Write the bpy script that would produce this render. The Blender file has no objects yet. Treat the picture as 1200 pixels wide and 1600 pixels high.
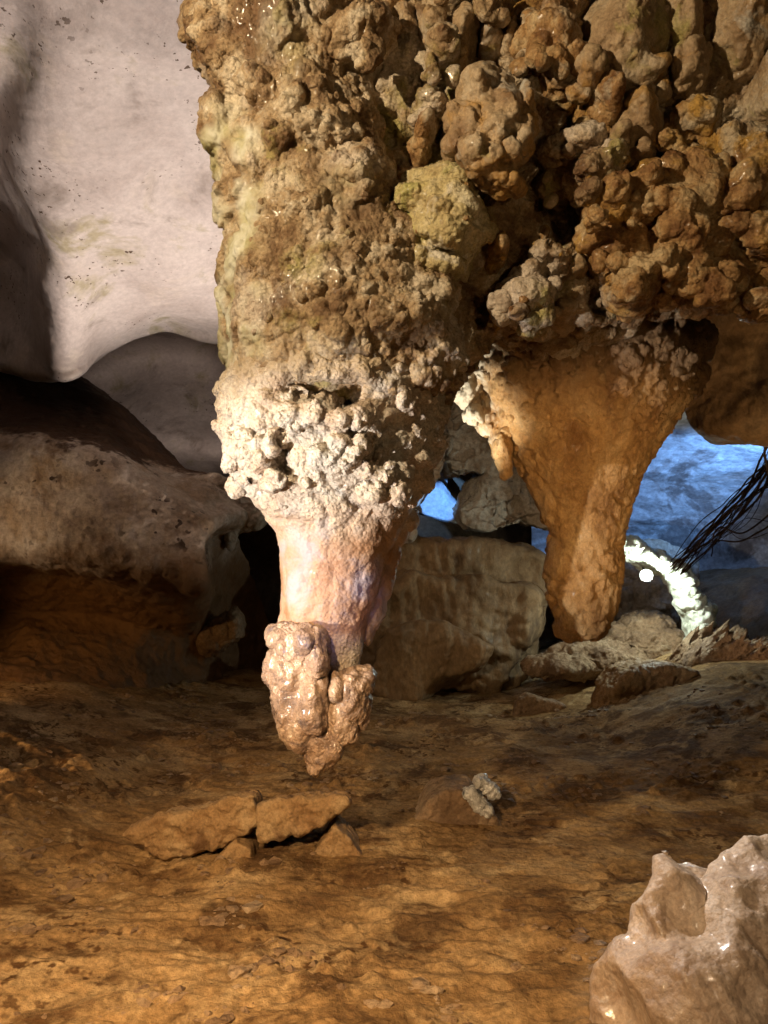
import bpy, bmesh, math, random, time
import numpy as np
from mathutils import Vector, Matrix
from mathutils.bvhtree import BVHTree

T0 = time.time()
random.seed(7)
RNG = np.random.default_rng(7)
S = bpy.context.scene
COL = S.collection

# ------------------------------------------------------------------ camera
CAM = Vector((0.0, 0.0, 1.7))
PITCH = math.radians(4.0)
F = 1178.0                                   # focal length in photo pixels (1200 x 1600)
cd = bpy.data.cameras.new("camera")
cam = bpy.data.objects.new("camera", cd)
COL.objects.link(cam)
cam.location = CAM
cam.rotation_euler = (math.radians(90) + PITCH, 0, 0)
cd.sensor_fit = 'VERTICAL'
cd.angle = 2 * math.atan(800.0 / F)
cd.clip_start = 0.05
cd.clip_end = 300
S.camera = cam

# ------------------------------------------------------------------ world: dim sky as ambient fill through the shell left open behind the camera
SUN_EL, SUN_ROT = math.radians(12), math.radians(150)
w = bpy.data.worlds.new("World")
S.world = w
w.use_nodes = True
wn = w.node_tree.nodes
sky = wn.new('ShaderNodeTexSky')
sky.sky_type = 'NISHITA'
sky.sun_disc = False
sky.sun_elevation = SUN_EL
sky.sun_rotation = SUN_ROT
wn['Background'].inputs['Strength'].default_value = 0.002
w.node_tree.links.new(sky.outputs[0], wn['Background'].inputs['Color'])

# ------------------------------------------------------------------ view
S.view_settings.view_transform = 'Standard'
S.view_settings.look = 'None'
S.view_settings.exposure = 0.0
S.view_settings.gamma = 1.0
S.render.engine = 'CYCLES'
S.cycles.max_bounces = 3
S.cycles.diffuse_bounces = 2
S.cycles.glossy_bounces = 2
S.cycles.use_denoising = True
S.cycles.use_adaptive_sampling = True
S.cycles.adaptive_threshold = 0.03
S.cycles.sample_clamp_indirect = 4.0


def P(px, py, t):
    """point seen at photo pixel (px, py) at depth t (metres along the viewing axis)"""
    a, b = (px - 600.0) / F, (800.0 - py) / F
    c, s = math.cos(PITCH), math.sin(PITCH)
    return np.array((a * t, t * (c - b * s), CAM.z + t * (s + b * c)))


def Pv(px, py, t):
    px, py, t = np.asarray(px, float), np.asarray(py, float), np.asarray(t, float)
    a, b = (px - 600.0) / F, (800.0 - py) / F
    c, s = math.cos(PITCH), math.sin(PITCH)
    return np.stack([a * t, t * (c - b * s), CAM.z + t * (s + b * c)], -1)


def proj(v):
    """photo pixel and depth of world points"""
    c, s = math.cos(PITCH), math.sin(PITCH)
    y, z = v[..., 1], v[..., 2] - CAM.z
    t = y * c + z * s
    u = -y * s + z * c
    return 600 + F * v[..., 0] / t, 800 - F * u / t, t


# ------------------------------------------------------------------ lamps of the cave lighting and added fill lights
def lamp(name, loc, aim, watt, colour, size=60, blend=0.6, radius=0.06, kind='SPOT'):
    l = bpy.data.lights.new(name, kind)
    l.energy = watt
    l.color = colour
    l.shadow_soft_size = radius
    if kind == 'SPOT':
        l.spot_size = math.radians(size)
        l.spot_blend = blend
    o = bpy.data.objects.new(name, l)
    COL.objects.link(o)
    o.location = loc
    d = Vector(aim) - Vector(loc)
    o.rotation_euler = d.to_track_quat('-Z', 'Y').to_euler()
    return o


WARM = (1.0, 0.66, 0.34)
AMBER = (1.0, 0.56, 0.19)
BLUE = (0.16, 0.42, 1.0)
# white beam from the left that models the near stalactite
lamp("white_spotlight", (-2.1, 1.75, 1.35), P(500, 840, 3.5), 600, (1.0, 0.93, 0.84), 43, 0.65, 0.022)
# violet lamp added beside the viewer to put a sheen on its wet neck
lamp("violet_sheen_light", (-0.25, 0.5, 1.25), P(495, 940, 3.4), 130, (0.45, 0.42, 1.0), 13, 0.9, 0.03)
# warm lamp high on the left behind the viewer, on the hanging mass, and a weak fill added on the right to lighten its gaps
lamp("warm_floodlight", (-2.3, 0.9, 4.0), P(740, 280, 3.6), 660, (1.0, 0.79, 0.50), 90, 0.7, 0.04)
lamp("warm_fill", (1.3, -0.4, 2.0), P(860, 250, 3.6), 50, (1.0, 0.66, 0.30), 80, 0.8, 0.08)
# amber lamp beside the viewer, on the floor
lamp("amber_floodlight", (-1.0, 0.7, 2.2), P(330, 1640, 3.0), 900, (1.0, 0.68, 0.36), 76, 1.0, 0.07)
lamp("amber_side_floodlight", P(-420, 1120, 4.6), P(60, 1260, 5.2), 170, (1.0, 0.62, 0.28), 80, 0.9, 0.07)
# amber lamp on the far stalactite, and an added fill that brightens the ceiling lobe to its right
lamp("amber_spotlight", (1.05, 1.4, 1.5), P(905, 760, 4.6), 260, (1.0, 0.66, 0.32), 34, 0.8, 0.05)
lamp("lobe_fill", (3.3, 5.0, 1.2), P(1160, 570, 6.4), 60, (1.0, 0.64, 0.30), 50, 0.7, 0.06)
# lamps hidden behind the near stalactite: flank of the far one, added fill for the hollow behind the ceiling lip, blue wedge of rock
lamp("white_floodlight", P(560, 930, 4.05), P(750, 640, 4.68), 230, (1.0, 0.96, 0.82), 32, 0.7, 0.03)
lamp("hollow_fill", P(560, 640, 4.75), P(265, 650, 12.7), 620, (1.0, 0.80, 0.68), 20, 0.6, 0.05)
lamp("blue_spotlight", P(585, 840, 4.4), P(688, 785, 12.6), 7000, BLUE, 5, 0.3, 0.02)
# lights added for the boulder: gloss from behind the near stalactite, fill in front
lamp("boulder_gloss_light", P(655, 690, 4.6), P(1110, 1400, 2.95), 330, (1.0, 0.93, 0.85), 30, 0.7, 0.04)
lamp("boulder_fill", (0.5, 0.2, 1.9), P(1130, 1500, 2.7), 85, (1.0, 0.72, 0.46), 40, 0.8, 0.05)
# floor lamp farther back on the ceiling, lamp off to the left on the wall
lamp("pale_floodlight", P(500, 1120, 7.2), P(175, 330, 7.0), 1450, (1.0, 0.86, 0.76), 74, 0.7, 0.45)
lamp("wall_floodlight", P(-330, 850, 6.8), P(220, 770, 8.5), 100, (1.0, 0.74, 0.46), 60, 0.9, 0.1)
lamp("recess_fill", P(-380, 985, 5.6), P(100, 1040, 8.6), 140, AMBER, 46, 0.9, 0.1)  # added to lift the dark recess under the left wall
lamp("right_wall_fill", P(1420, 960, 8.0), P(1110, 1030, 9.6), 60, (1.0, 0.7, 0.45), 28, 0.9, 0.1)  # unseen fill added on the right to warm the wall and mud crest
# blue lamp on the rear ceiling
lamp("blue_floodlight", P(1340, 770, 9.6), P(1060, 735, 12.4), 1100, (0.20, 0.46, 1.0), 66, 0.8, 0.15)
# glow in the far passage
lamp("passage_floodlight", P(870, 1040, 9.4), P(690, 1015, 10.3), 4, WARM, 75, 0.9, 0.1)


# ------------------------------------------------------------------ noise in numpy
_perm = RNG.permutation(256)
_perm = np.concatenate([_perm, _perm, _perm])
_g = RNG.normal(size=(256, 3))
_g /= np.linalg.norm(_g, axis=1)[:, None]
_g = _g.astype(np.float32)


def gnoise(p):
    p = np.asarray(p, np.float32)
    i = np.floor(p).astype(np.int32)
    f = p - i
    u = f * f * f * (f * (f * 6 - 15) + 10)
    i &= 255
    out = np.zeros(len(p), np.float32)
    for dx in (0, 1):
        wx = u[:, 0] if dx else 1 - u[:, 0]
        a = _perm[(i[:, 0] + dx) & 255]
        for dy in (0, 1):
            wy = u[:, 1] if dy else 1 - u[:, 1]
            b = _perm[a + ((i[:, 1] + dy) & 255)]
            for dz in (0, 1):
                wz = u[:, 2] if dz else 1 - u[:, 2]
                g = _g[_perm[b + ((i[:, 2] + dz) & 255)]]
                out += wx * wy * wz * (g[:, 0] * (f[:, 0] - dx) + g[:, 1] * (f[:, 1] - dy) + g[:, 2] * (f[:, 2] - dz))
    return out * 1.5


def fbm(p, scale, octaves=4, gain=0.5, ridged=False, seed=0.0):
    p = np.asarray(p, np.float32) * scale + seed
    s = np.zeros(len(p), np.float32)
    a, tot = 1.0, 0.0
    for k in range(octaves):
        n = gnoise(p)
        if ridged:
            n = 1 - 2 * np.abs(n)
        s += a * n
        tot += a
        a *= gain
        p = p * 2.03 + 17.3
    return s / tot


_jit = RNG.random((256, 3)).astype(np.float32)


def worley(p, scale, seed=0.0):
    """distance to the nearest feature point (in cells) and a random value of that cell"""
    p = np.asarray(p, np.float32) * scale + seed
    base = np.floor(p - 0.5).astype(np.int32)
    best = np.full(len(p), 9.0, np.float32)
    rnd = np.zeros(len(p), np.float32)
    for dx in (0, 1):
        for dy in (0, 1):
            for dz in (0, 1):
                c = base + np.array((dx, dy, dz), np.int32)
                h = _perm[_perm[_perm[c[:, 0] & 255] + (c[:, 1] & 255)] + (c[:, 2] & 255)]
                q = c + 0.15 + 0.7 * _jit[h] - p
                d = (q * q).sum(1)
                m = d < best
                best[m] = d[m]
                rnd[m] = _jit[h, 0][m]
    return np.sqrt(best), rnd


def popcorn(p, scale, seed=0.0, r=0.62, keep=0.0):
    d, rr = worley(p, scale, seed)
    rad = r * (0.55 + 0.6 * rr)
    b = np.sqrt(np.clip(1 - (d / rad) ** 2, 0, 1)) * rad
    if keep:
        b *= (rr > keep)
    return b / scale


def sstep(a, b, x):
    t = np.clip((x - a) / (b - a), 0, 1)
    return t * t * (3 - 2 * t)


def bump(px, py, cx, cy, rx, ry):
    return np.exp(-(((px - cx) / rx) ** 2 + ((py - cy) / ry) ** 2))


# ------------------------------------------------------------------ mesh helpers
def mesh_from(name, v, f, mat=None, smooth=True):
    me = bpy.data.meshes.new(name)
    v = np.asarray(v, np.float32)
    if isinstance(f, np.ndarray):
        n, k = f.shape
        me.vertices.add(len(v))
        me.vertices.foreach_set("co", v.ravel())
        me.loops.add(n * k)
        me.loops.foreach_set("vertex_index", f.ravel().astype(np.int32))
        me.polygons.add(n)
        me.polygons.foreach_set("loop_start", np.arange(0, n * k, k, dtype=np.int32))
        me.polygons.foreach_set("loop_total", np.full(n, k, np.int32))
        me.update(calc_edges=True)
    else:
        me.from_pydata([tuple(x) for x in v], [], f)
        me.update()
    me.polygons.foreach_set("use_smooth", np.full(len(me.polygons), smooth, bool))
    if mat:
        me.materials.append(mat)
    return me


def link(name, me, parent=None, loc=(0, 0, 0)):
    o = bpy.data.objects.new(name, me)
    COL.objects.link(o)
    o.location = loc
    if parent is not None:
        o.parent = parent
    return o


def tag(o, label=None, cat=None, group=None, kind=None):
    if label:
        o["label"] = label
    if cat:
        o["category"] = cat
    if group:
        o["group"] = group
    if kind:
        o["kind"] = kind
    return o


def thing(name, base, label, cat, group=None):
    o = bpy.data.objects.new(name, None)
    COL.objects.link(o)
    o.location = Vector(base)
    o.empty_display_size = 0.1
    return tag(o, label, cat, group)


def put(name, v, f, mat, parent=None, base=None, smooth=True):
    """mesh given in world coordinates, stored relative to its thing (parent) or to base"""
    if parent is not None:
        b = np.array(parent.matrix_basis.translation)
        if parent.parent is not None:
            b = b + np.array(parent.parent.matrix_basis.translation)
        return link(name, mesh_from(name, np.asarray(v) - b, f, mat, smooth), parent)
    b = np.zeros(3) if base is None else np.asarray(base, float)
    return link(name, mesh_from(name, np.asarray(v) - b, f, mat, smooth), None, Vector(b))


_ico = {}


def ico(sub):
    if sub not in _ico:
        bm = bmesh.new()
        bmesh.ops.create_icosphere(bm, subdivisions=sub, radius=1.0)
        bm.verts.ensure_lookup_table()
        v = np.array([x.co[:] for x in bm.verts])
        f = np.array([[x.index for x in fc.verts] for fc in bm.faces])
        bm.free()
        _ico[sub] = (v, f)
    return _ico[sub]


class Soup:
    """collects closed triangle shells that are fused by remeshing"""
    def __init__(self):
        self.v, self.f, self.n = [], [], 0

    def add(self, v, f):
        self.v.append(np.asarray(v, float))
        self.f.extend([[i + self.n for i in q] for q in f])
        self.n += len(v)

    def blob(self, c, r, rot=None, rough=0.18, sub=3):
        v, f = ico(sub)
        v = v.copy()
        s = random.uniform(0, 50)
        v = v * (1 + rough * fbm(v, 1.3, 2, seed=s)[:, None] * 1.6)
        v = v * np.asarray(r, float)
        if rot is not None:
            v = v @ np.array(Matrix(rot).to_3x3()).T
        self.add(v + np.asarray(c), f)

    def pix(self, px, py, t, rx, ry=None, rd=None, roll=0.0, rough=0.18, sub=3):
        """lump seen at a pixel: half sizes in photo pixels, half depth in metres"""
        ry = ry or rx
        k = t / F
        rd = rd or k * (rx + ry) / 2
        self.blob(P(px, py, t), (rx * k, rd, ry * k), Matrix.Rotation(math.radians(roll), 3, 'Y'), rough, sub)

    def loft(self, rows, n=40, cap=True):
        """rows of (centre, half width, half depth): closed body"""
        v, f = [], []
        for c, a, b in rows:
            for k in range(n):
                th = 2 * math.pi * k / n
                v.append((c[0] + a * math.cos(th), c[1] + b * math.sin(th), c[2]))
        m = len(rows)
        for i in range(m - 1):
            for k in range(n):
                k2 = (k + 1) % n
                f.append([i * n + k, i * n + k2, (i + 1) * n + k2, (i + 1) * n + k])
        f.append(list(range(n - 1, -1, -1)))
        f.append([(m - 1) * n + k for k in range(n)])
        self.add(np.array(v), f)

    def prism(self, pts, t, depth, lift=0.0, shrink=0.8):
        """front outline in photo pixels at depth t, drawn back along the ground"""
        fr = np.array([P(x, y, t) for x, y in pts])
        c = fr.mean(0)
        bk = c + (fr - c) * shrink + np.array((0, depth, lift))
        n = len(pts)
        f = [list(range(n)), list(range(2 * n - 1, n - 1, -1))]
        for i in range(n):
            j = (i + 1) % n
            f.append([i, i + n, j + n, j])
        self.add(np.vstack([fr, bk]), f)

    def fuse(self, voxel, smooth=2):
        me = bpy.data.meshes.new("soup")
        me.from_pydata([tuple(x) for x in np.vstack(self.v)], [], self.f)
        me.update()
        bm = bmesh.new()
        bm.from_mesh(me)
        bmesh.ops.recalc_face_normals(bm, faces=bm.faces)
        bm.to_mesh(me)
        bm.free()
        o = bpy.data.objects.new("soup", me)
        COL.objects.link(o)
        m = o.modifiers.new("r", 'REMESH')
        m.mode = 'VOXEL'
        m.voxel_size = voxel
        dg = bpy.context.evaluated_depsgraph_get()
        e = o.evaluated_get(dg)
        em = e.to_mesh()
        nv, npoly = len(em.vertices), len(em.polygons)
        v = np.empty(nv * 3, np.float32)
        em.vertices.foreach_get("co", v)
        v = v.reshape(-1, 3).copy()
        lt = np.empty(npoly, np.int32)
        em.polygons.foreach_get("loop_total", lt)
        li = np.empty(len(em.loops), np.int32)
        em.loops.foreach_get("vertex_index", li)
        if (lt == 4).all():
            f = li.reshape(-1, 4).copy()
        else:
            st = np.concatenate([[0], np.cumsum(lt)[:-1]])
            f = np.array([[li[s + min(k, l - 1)] for k in range(4)] for s, l in zip(st, lt)])
        e.to_mesh_clear()
        bpy.data.objects.remove(o)
        bpy.data.meshes.remove(me)
        return relax(v, f, smooth), f


def crop(v, f, keep):
    """drop the faces whose corners all fail keep (rock buried inside other rock or far outside the view)"""
    f = f[keep[f].any(1)]
    used, inv = np.unique(f, return_inverse=True)
    return v[used], inv.reshape(f.shape)


def in_view(v, mx=330, my=260):
    px, py, t = proj(v)
    return (px > -mx) & (px < 1200 + mx) & (py > -my) & (py < 1600 + my)


def relax(v, f, it=1, w=0.5):
    n = len(v)
    e = np.vstack([f[:, [0, 1]], f[:, [1, 2]], f[:, [2, 3]], f[:, [3, 0]]])
    a = np.concatenate([e[:, 0], e[:, 1]])
    b = np.concatenate([e[:, 1], e[:, 0]])
    deg = np.maximum(np.bincount(a, minlength=n), 1)
    for _ in range(it):
        s = np.stack([np.bincount(a, v[b, k], n) for k in range(3)], 1) / deg[:, None]
        v = v * (1 - w) + s * w
    return v


def normals(v, f):
    d1, d2 = v[f[:, 2]] - v[f[:, 0]], v[f[:, 3]] - v[f[:, 1]]
    fn = np.cross(d1, d2)
    n = len(v)
    s = np.zeros((n, 3))
    for k in range(3):
        for c in range(4):
            s[:, k] += np.bincount(f[:, c], fn[:, k], n)
    return s / np.maximum(np.linalg.norm(s, axis=1), 1e-9)[:, None]


def cr(ctrl, n, axis):
    """Catmull-Rom resampling of a grid along one axis"""
    c = np.moveaxis(np.asarray(ctrl, float), axis, 0)
    m = len(c)
    u = np.linspace(0, m - 1, n)
    i = np.minimum(u.astype(int), m - 2)
    t = (u - i).reshape(-1, *([1] * (c.ndim - 1)))
    g = lambda k: c[np.clip(k, 0, m - 1)]
    p0, p1, p2, p3 = g(i - 1), g(i), g(i + 1), g(i + 2)
    p0 = np.where((i == 0).reshape(t.shape), 2 * p1 - p2, p0)
    p3 = np.where((i == m - 2).reshape(t.shape), 2 * p2 - p1, p3)
    r = 0.5 * (2 * p1 + (p2 - p0) * t + (2 * p0 - 5 * p1 + 4 * p2 - p3) * t ** 2 + (3 * p1 - p0 - 3 * p2 + p3) * t ** 3)
    return np.moveaxis(r, 0, axis)


def sheet(ctrl, nr, nc):
    """smooth surface through control points (px, py, depth)"""
    c = np.asarray(ctrl, float)
    w = Pv(c[..., 0], c[..., 1], c[..., 2])
    g = cr(cr(w, nr, 0), nc, 1)
    v = g.reshape(-1, 3)
    i = np.arange(nr * nc).reshape(nr, nc)
    f = np.stack([i[:-1, :-1], i[1:, :-1], i[1:, 1:], i[:-1, 1:]], -1).reshape(-1, 4)
    return v, f


def toward_cam(v, f):
    n = normals(v, f)
    s = ((np.array(CAM) - v) * n).sum(1)
    if s.mean() < 0:
        f = f[:, ::-1]
        n = -n
    return n, f


# ------------------------------------------------------------------ materials
def ramp(nt, fac, stops):
    r = nt.nodes.new('ShaderNodeValToRGB')
    e = r.color_ramp.elements
    while len(e) < len(stops):
        e.new(0.5)
    for k, (p, c) in enumerate(stops):
        e[k].position = p
        e[k].color = (*c, 1) if len(c) == 3 else c
    nt.links.new(fac, r.inputs[0])
    return r.outputs[0]


def rock(name, c1, c2, c3, scale=3.0, rough=(0.45, 0.85), bump_d=0.01, bump_s=60.0, stains=(), stain_scale=1.2,
         specks=None, wet=0.0, stretch=None, spec=0.35, grain=(0.68, 1.22), pits=None, contrast=0.2, detail=5.0, neck=None, coats=(), wet_at=0.56):
    m = bpy.data.materials.new(name)
    m.use_nodes = True
    nt = m.node_tree
    L = nt.links.new
    b = nt.nodes['Principled BSDF']
    geo = nt.nodes.new('ShaderNodeNewGeometry')
    mp = nt.nodes.new('ShaderNodeMapping')
    if stretch:
        mp.inputs['Scale'].default_value = stretch
    L(geo.outputs['Position'], mp.inputs[0])
    pos = mp.outputs[0]

    def noise(s, det=4.0, ro=0.6, dist=0.0, colour=False):
        n = nt.nodes.new('ShaderNodeTexNoise')
        n.inputs['Scale'].default_value = s
        n.inputs['Detail'].default_value = det
        n.inputs['Roughness'].default_value = ro
        n.inputs['Distortion'].default_value = dist
        L(pos, n.inputs['Vector'])
        if colour:
            q = nt.nodes.new('ShaderNodeSeparateColor')
            L(n.outputs[1], q.inputs[0])
            return q.outputs
        return n.outputs[0]

    def mix(fac, a, bb, mode='MIX'):
        x = nt.nodes.new('ShaderNodeMix')
        x.data_type = 'RGBA'
        x.blend_type = mode
        if isinstance(fac, float):
            x.inputs[0].default_value = fac
        else:
            L(fac, x.inputs[0])
        for q, sck in ((a, x.inputs[6]), (bb, x.inputs[7])):
            if isinstance(q, tuple):
                sck.default_value = (*q, 1)
            else:
                L(q, sck)
        return x.outputs[2]

    na = noise(scale, detail, 0.62, 0.3, True)
    base = ramp(nt, na[0], [(0.5 - contrast, c1), (0.5, c2), (0.5 + contrast, c3)])
    nb = noise(stain_scale, 5, 0.65, 0.5, True)
    for k, (col, at) in enumerate(stains):
        base = mix(ramp(nt, nb[k], [(at, (0, 0, 0)), (at + 0.09, (0.85,) * 3)]), base, col)
    if grain:
        g = ramp(nt, noise(scale * 16, 4, 0.7), [(0.32, (grain[0],) * 3), (0.68, (grain[1],) * 3)])
        base = mix(1.0, base, g, 'MULTIPLY')
    if specks:
        sc, col, at, ms = specks[:4]
        spw = specks[4] if len(specks) > 4 else 0.02
        k = ramp(nt, noise(sc, 2.0), [(at, (0, 0, 0)), (at + spw, (1, 1, 1))])
        area = ramp(nt, noise(ms, 2), [(0.50, (0, 0, 0)), (0.58, (1, 1, 1))])
        base = mix(mix(1.0, k, area, 'MULTIPLY'), base, col)
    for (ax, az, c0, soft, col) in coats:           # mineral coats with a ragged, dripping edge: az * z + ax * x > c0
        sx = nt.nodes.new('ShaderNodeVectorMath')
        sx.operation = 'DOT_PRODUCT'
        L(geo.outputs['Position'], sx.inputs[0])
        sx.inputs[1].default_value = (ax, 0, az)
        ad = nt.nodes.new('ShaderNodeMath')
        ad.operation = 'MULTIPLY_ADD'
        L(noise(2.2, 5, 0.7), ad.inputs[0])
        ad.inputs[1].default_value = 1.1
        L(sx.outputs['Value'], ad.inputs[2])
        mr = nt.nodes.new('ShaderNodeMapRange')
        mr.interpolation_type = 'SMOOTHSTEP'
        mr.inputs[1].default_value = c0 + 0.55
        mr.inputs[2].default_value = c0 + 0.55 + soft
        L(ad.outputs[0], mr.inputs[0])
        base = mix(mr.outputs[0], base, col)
    att = None
    if neck:
        at_ = nt.nodes.new('ShaderNodeAttribute')
        at_.attribute_name = "neck"
        att = at_.outputs['Fac']
        base = mix(att, base, ramp(nt, na[1], [(0.38, neck[0]), (0.5, neck[1]), (0.64, neck[2])]))
    L(base, b.inputs['Base Color'])
    L(ramp(nt, na[1], [(0.38, (rough[0],) * 3), (0.62, (rough[1],) * 3)]), b.inputs['Roughness'])
    b.inputs['Specular IOR Level'].default_value = spec
    if wet:
        L(ramp(nt, na[2], [(wet_at, (0, 0, 0)), (wet_at + 0.1, (wet,) * 3)]), b.inputs['Coat Weight'])
        b.inputs['Coat Roughness'].default_value = 0.22
    bp = nt.nodes.new('ShaderNodeBump')
    bp.inputs['Strength'].default_value = 1.0
    bp.inputs['Distance'].default_value = bump_d
    L(noise(bump_s, 5, 0.72), bp.inputs['Height'])
    if att:
        inv = nt.nodes.new('ShaderNodeMapRange')
        inv.inputs[3].default_value = 1.0
        inv.inputs[4].default_value = 0.45
        L(att, inv.inputs[0])
        L(inv.outputs[0], bp.inputs['Strength'])
    if pits:
        vo = nt.nodes.new('ShaderNodeTexVoronoi')
        vo.inputs['Scale'].default_value = pits[0]
        L(pos, vo.inputs['Vector'])
        b2 = nt.nodes.new('ShaderNodeBump')
        b2.invert = True
        b2.inputs['Strength'].default_value = 1.0
        b2.inputs['Distance'].default_value = pits[1]
        L(vo.outputs['Distance'], b2.inputs['Height'])
        if att:
            L(inv.outputs[0], b2.inputs['Strength'])
        L(bp.outputs[0], b2.inputs['Normal'])
        L(b2.outputs[0], b.inputs['Normal'])
    else:
        L(bp.outputs[0], b.inputs['Normal'])
    return m


M_MASS = rock("coralloid_rock", (0.17, 0.093, 0.042), (0.36, 0.245, 0.135), (0.55, 0.45, 0.33), 5.0, (0.42, 0.9), 0.014, 42,
              stains=[((0.31, 0.26, 0.085), 0.56), ((0.56, 0.46, 0.37), 0.545), ((0.13, 0.062, 0.026), 0.56)], stain_scale=1.9, wet=0.9, wet_at=0.53, pits=(46, 0.009), contrast=0.12, neck=((0.34, 0.30, 0.15), (0.46, 0.43, 0.31), (0.56, 0.54, 0.47)))
M_MASS2 = rock("ochre_rock", (0.17, 0.075, 0.024), (0.36, 0.205, 0.082), (0.50, 0.36, 0.20), 5.5, (0.5, 0.92), 0.014, 44,
               stains=[((0.44, 0.25, 0.05), 0.55), ((0.48, 0.39, 0.28), 0.555), ((0.14, 0.065, 0.025), 0.56)], stain_scale=2.4, wet=0.6, wet_at=0.54, pits=(44, 0.008), contrast=0.12)
M_LOBE = rock("smooth_dripstone", (0.20, 0.115, 0.055), (0.36, 0.25, 0.145), (0.46, 0.38, 0.28), 4.5, (0.32, 0.75), 0.008, 40,
              stains=[((0.30, 0.25, 0.08), 0.57), ((0.42, 0.39, 0.34), 0.56), ((0.38, 0.21, 0.06), 0.57)], stain_scale=3.0, wet=0.7, pits=(50, 0.004))
M_FACET = rock("yellow_facet", (0.34, 0.23, 0.10), (0.50, 0.40, 0.20), (0.60, 0.52, 0.36), 5.0, (0.35, 0.85), 0.012, 44,
               stains=[((0.42, 0.38, 0.13), 0.55), ((0.58, 0.52, 0.44), 0.56)], stain_scale=4.0, wet=0.8, wet_at=0.53, pits=(46, 0.009))
M_STAL = rock("pale_stalactite", (0.46, 0.33, 0.24), (0.58, 0.47, 0.37), (0.66, 0.58, 0.49), 5.0, (0.36, 0.8), 0.012, 60,
              stains=[((0.56, 0.52, 0.47), 0.54), ((0.38, 0.22, 0.13), 0.62), ((0.40, 0.37, 0.16), 0.68)], stain_scale=3.4, wet=0.8, pits=(60, 0.008), coats=[(0.0, 1.0, 2.28, 0.5, (0.40, 0.29, 0.17))], neck=((0.33, 0.17, 0.085), (0.41, 0.25, 0.155), (0.40, 0.33, 0.33)))
M_STALTIP = rock("wet_stalactite", (0.17, 0.11, 0.085), (0.40, 0.265, 0.18), (0.52, 0.38, 0.27), 9.0, (0.16, 0.5), 0.012, 60, wet=1.0, wet_at=0.40, spec=0.5, pits=(80, 0.005),
                 stains=[((0.15, 0.11, 0.11), 0.57)], stain_scale=7.0)
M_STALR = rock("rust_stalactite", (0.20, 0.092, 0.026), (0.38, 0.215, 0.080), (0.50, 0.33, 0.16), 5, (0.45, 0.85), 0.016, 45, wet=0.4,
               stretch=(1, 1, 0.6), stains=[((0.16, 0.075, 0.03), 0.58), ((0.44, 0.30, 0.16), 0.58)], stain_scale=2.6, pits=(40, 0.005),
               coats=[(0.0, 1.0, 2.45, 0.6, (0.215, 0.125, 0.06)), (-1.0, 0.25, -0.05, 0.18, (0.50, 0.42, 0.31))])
M_CEIL = rock("smooth_limestone", (0.42, 0.35, 0.32), (0.54, 0.47, 0.44), (0.62, 0.55, 0.51), 1.1, (0.55, 0.8), 0.010, 7,
              stains=[((0.36, 0.31, 0.19), 0.58), ((0.30, 0.25, 0.22), 0.57), ((0.58, 0.50, 0.44), 0.55)], stain_scale=1.1, specks=(17.0, (0.09, 0.055, 0.035), 0.655, 0.8, 0.02), grain=(0.86, 1.1), pits=(9, 0.006))
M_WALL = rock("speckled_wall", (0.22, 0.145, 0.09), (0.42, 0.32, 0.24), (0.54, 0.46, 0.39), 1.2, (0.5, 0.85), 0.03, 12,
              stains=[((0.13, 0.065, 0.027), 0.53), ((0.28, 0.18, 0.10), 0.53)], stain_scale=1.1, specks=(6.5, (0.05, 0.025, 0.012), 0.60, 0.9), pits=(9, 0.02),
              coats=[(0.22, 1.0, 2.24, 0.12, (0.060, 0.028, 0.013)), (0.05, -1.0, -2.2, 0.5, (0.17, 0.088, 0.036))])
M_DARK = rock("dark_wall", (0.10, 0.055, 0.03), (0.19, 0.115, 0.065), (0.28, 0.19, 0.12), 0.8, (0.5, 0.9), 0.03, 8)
M_BACK = rock("rear_limestone", (0.26, 0.19, 0.13), (0.40, 0.32, 0.245), (0.52, 0.45, 0.37), 1.3, (0.5, 0.85), 0.05, 7, stains=[((0.16, 0.105, 0.065), 0.54), ((0.30, 0.22, 0.15), 0.54)], stain_scale=1.4, pits=(11, 0.02))
M_BLUE = rock("rear_ceiling_limestone", (0.36, 0.36, 0.38), (0.52, 0.53, 0.55), (0.62, 0.62, 0.64), 0.9, (0.6, 0.9), 0.03, 6,
              stains=[((0.17, 0.14, 0.13), 0.51), ((0.26, 0.22, 0.20), 0.53)], stain_scale=0.9, stretch=(1, 1, 1), pits=(5, 0.02))
M_FLOW = rock("flowstone", (0.12, 0.068, 0.03), (0.235, 0.145, 0.072), (0.34, 0.235, 0.13), 1.0, (0.45, 0.85), 0.03, 7, stretch=(1.3, 1.3, 0.75), wet=0.15, stains=[((0.10, 0.06, 0.035), 0.57)], stain_scale=1.0)
M_ARCH = rock("white_flowstone", (0.40, 0.41, 0.33), (0.56, 0.58, 0.48), (0.68, 0.69, 0.60), 1.6, (0.5, 0.8), 0.04, 10, pits=(10, 0.03))
M_FLOOR = rock("cave_mud", (0.155, 0.085, 0.034), (0.30, 0.182, 0.080), (0.45, 0.31, 0.16), 2.0, (0.8, 1.0), 0.026, 11,
               stains=[((0.085, 0.045, 0.02), 0.53), ((0.13, 0.068, 0.028), 0.54), ((0.46, 0.32, 0.165), 0.57)], stain_scale=2.2, specks=(15.0, (0.09, 0.045, 0.018), 0.53, 1.1, 0.1), grain=(0.6, 1.3), spec=0.1)
M_SLAB = rock("ochre_slab", (0.22, 0.115, 0.045), (0.36, 0.22, 0.10), (0.46, 0.32, 0.17), 4, (0.55, 0.9), 0.02, 24, stains=[((0.14, 0.07, 0.03), 0.57)], stain_scale=3.0, pits=(22, 0.012))
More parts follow.
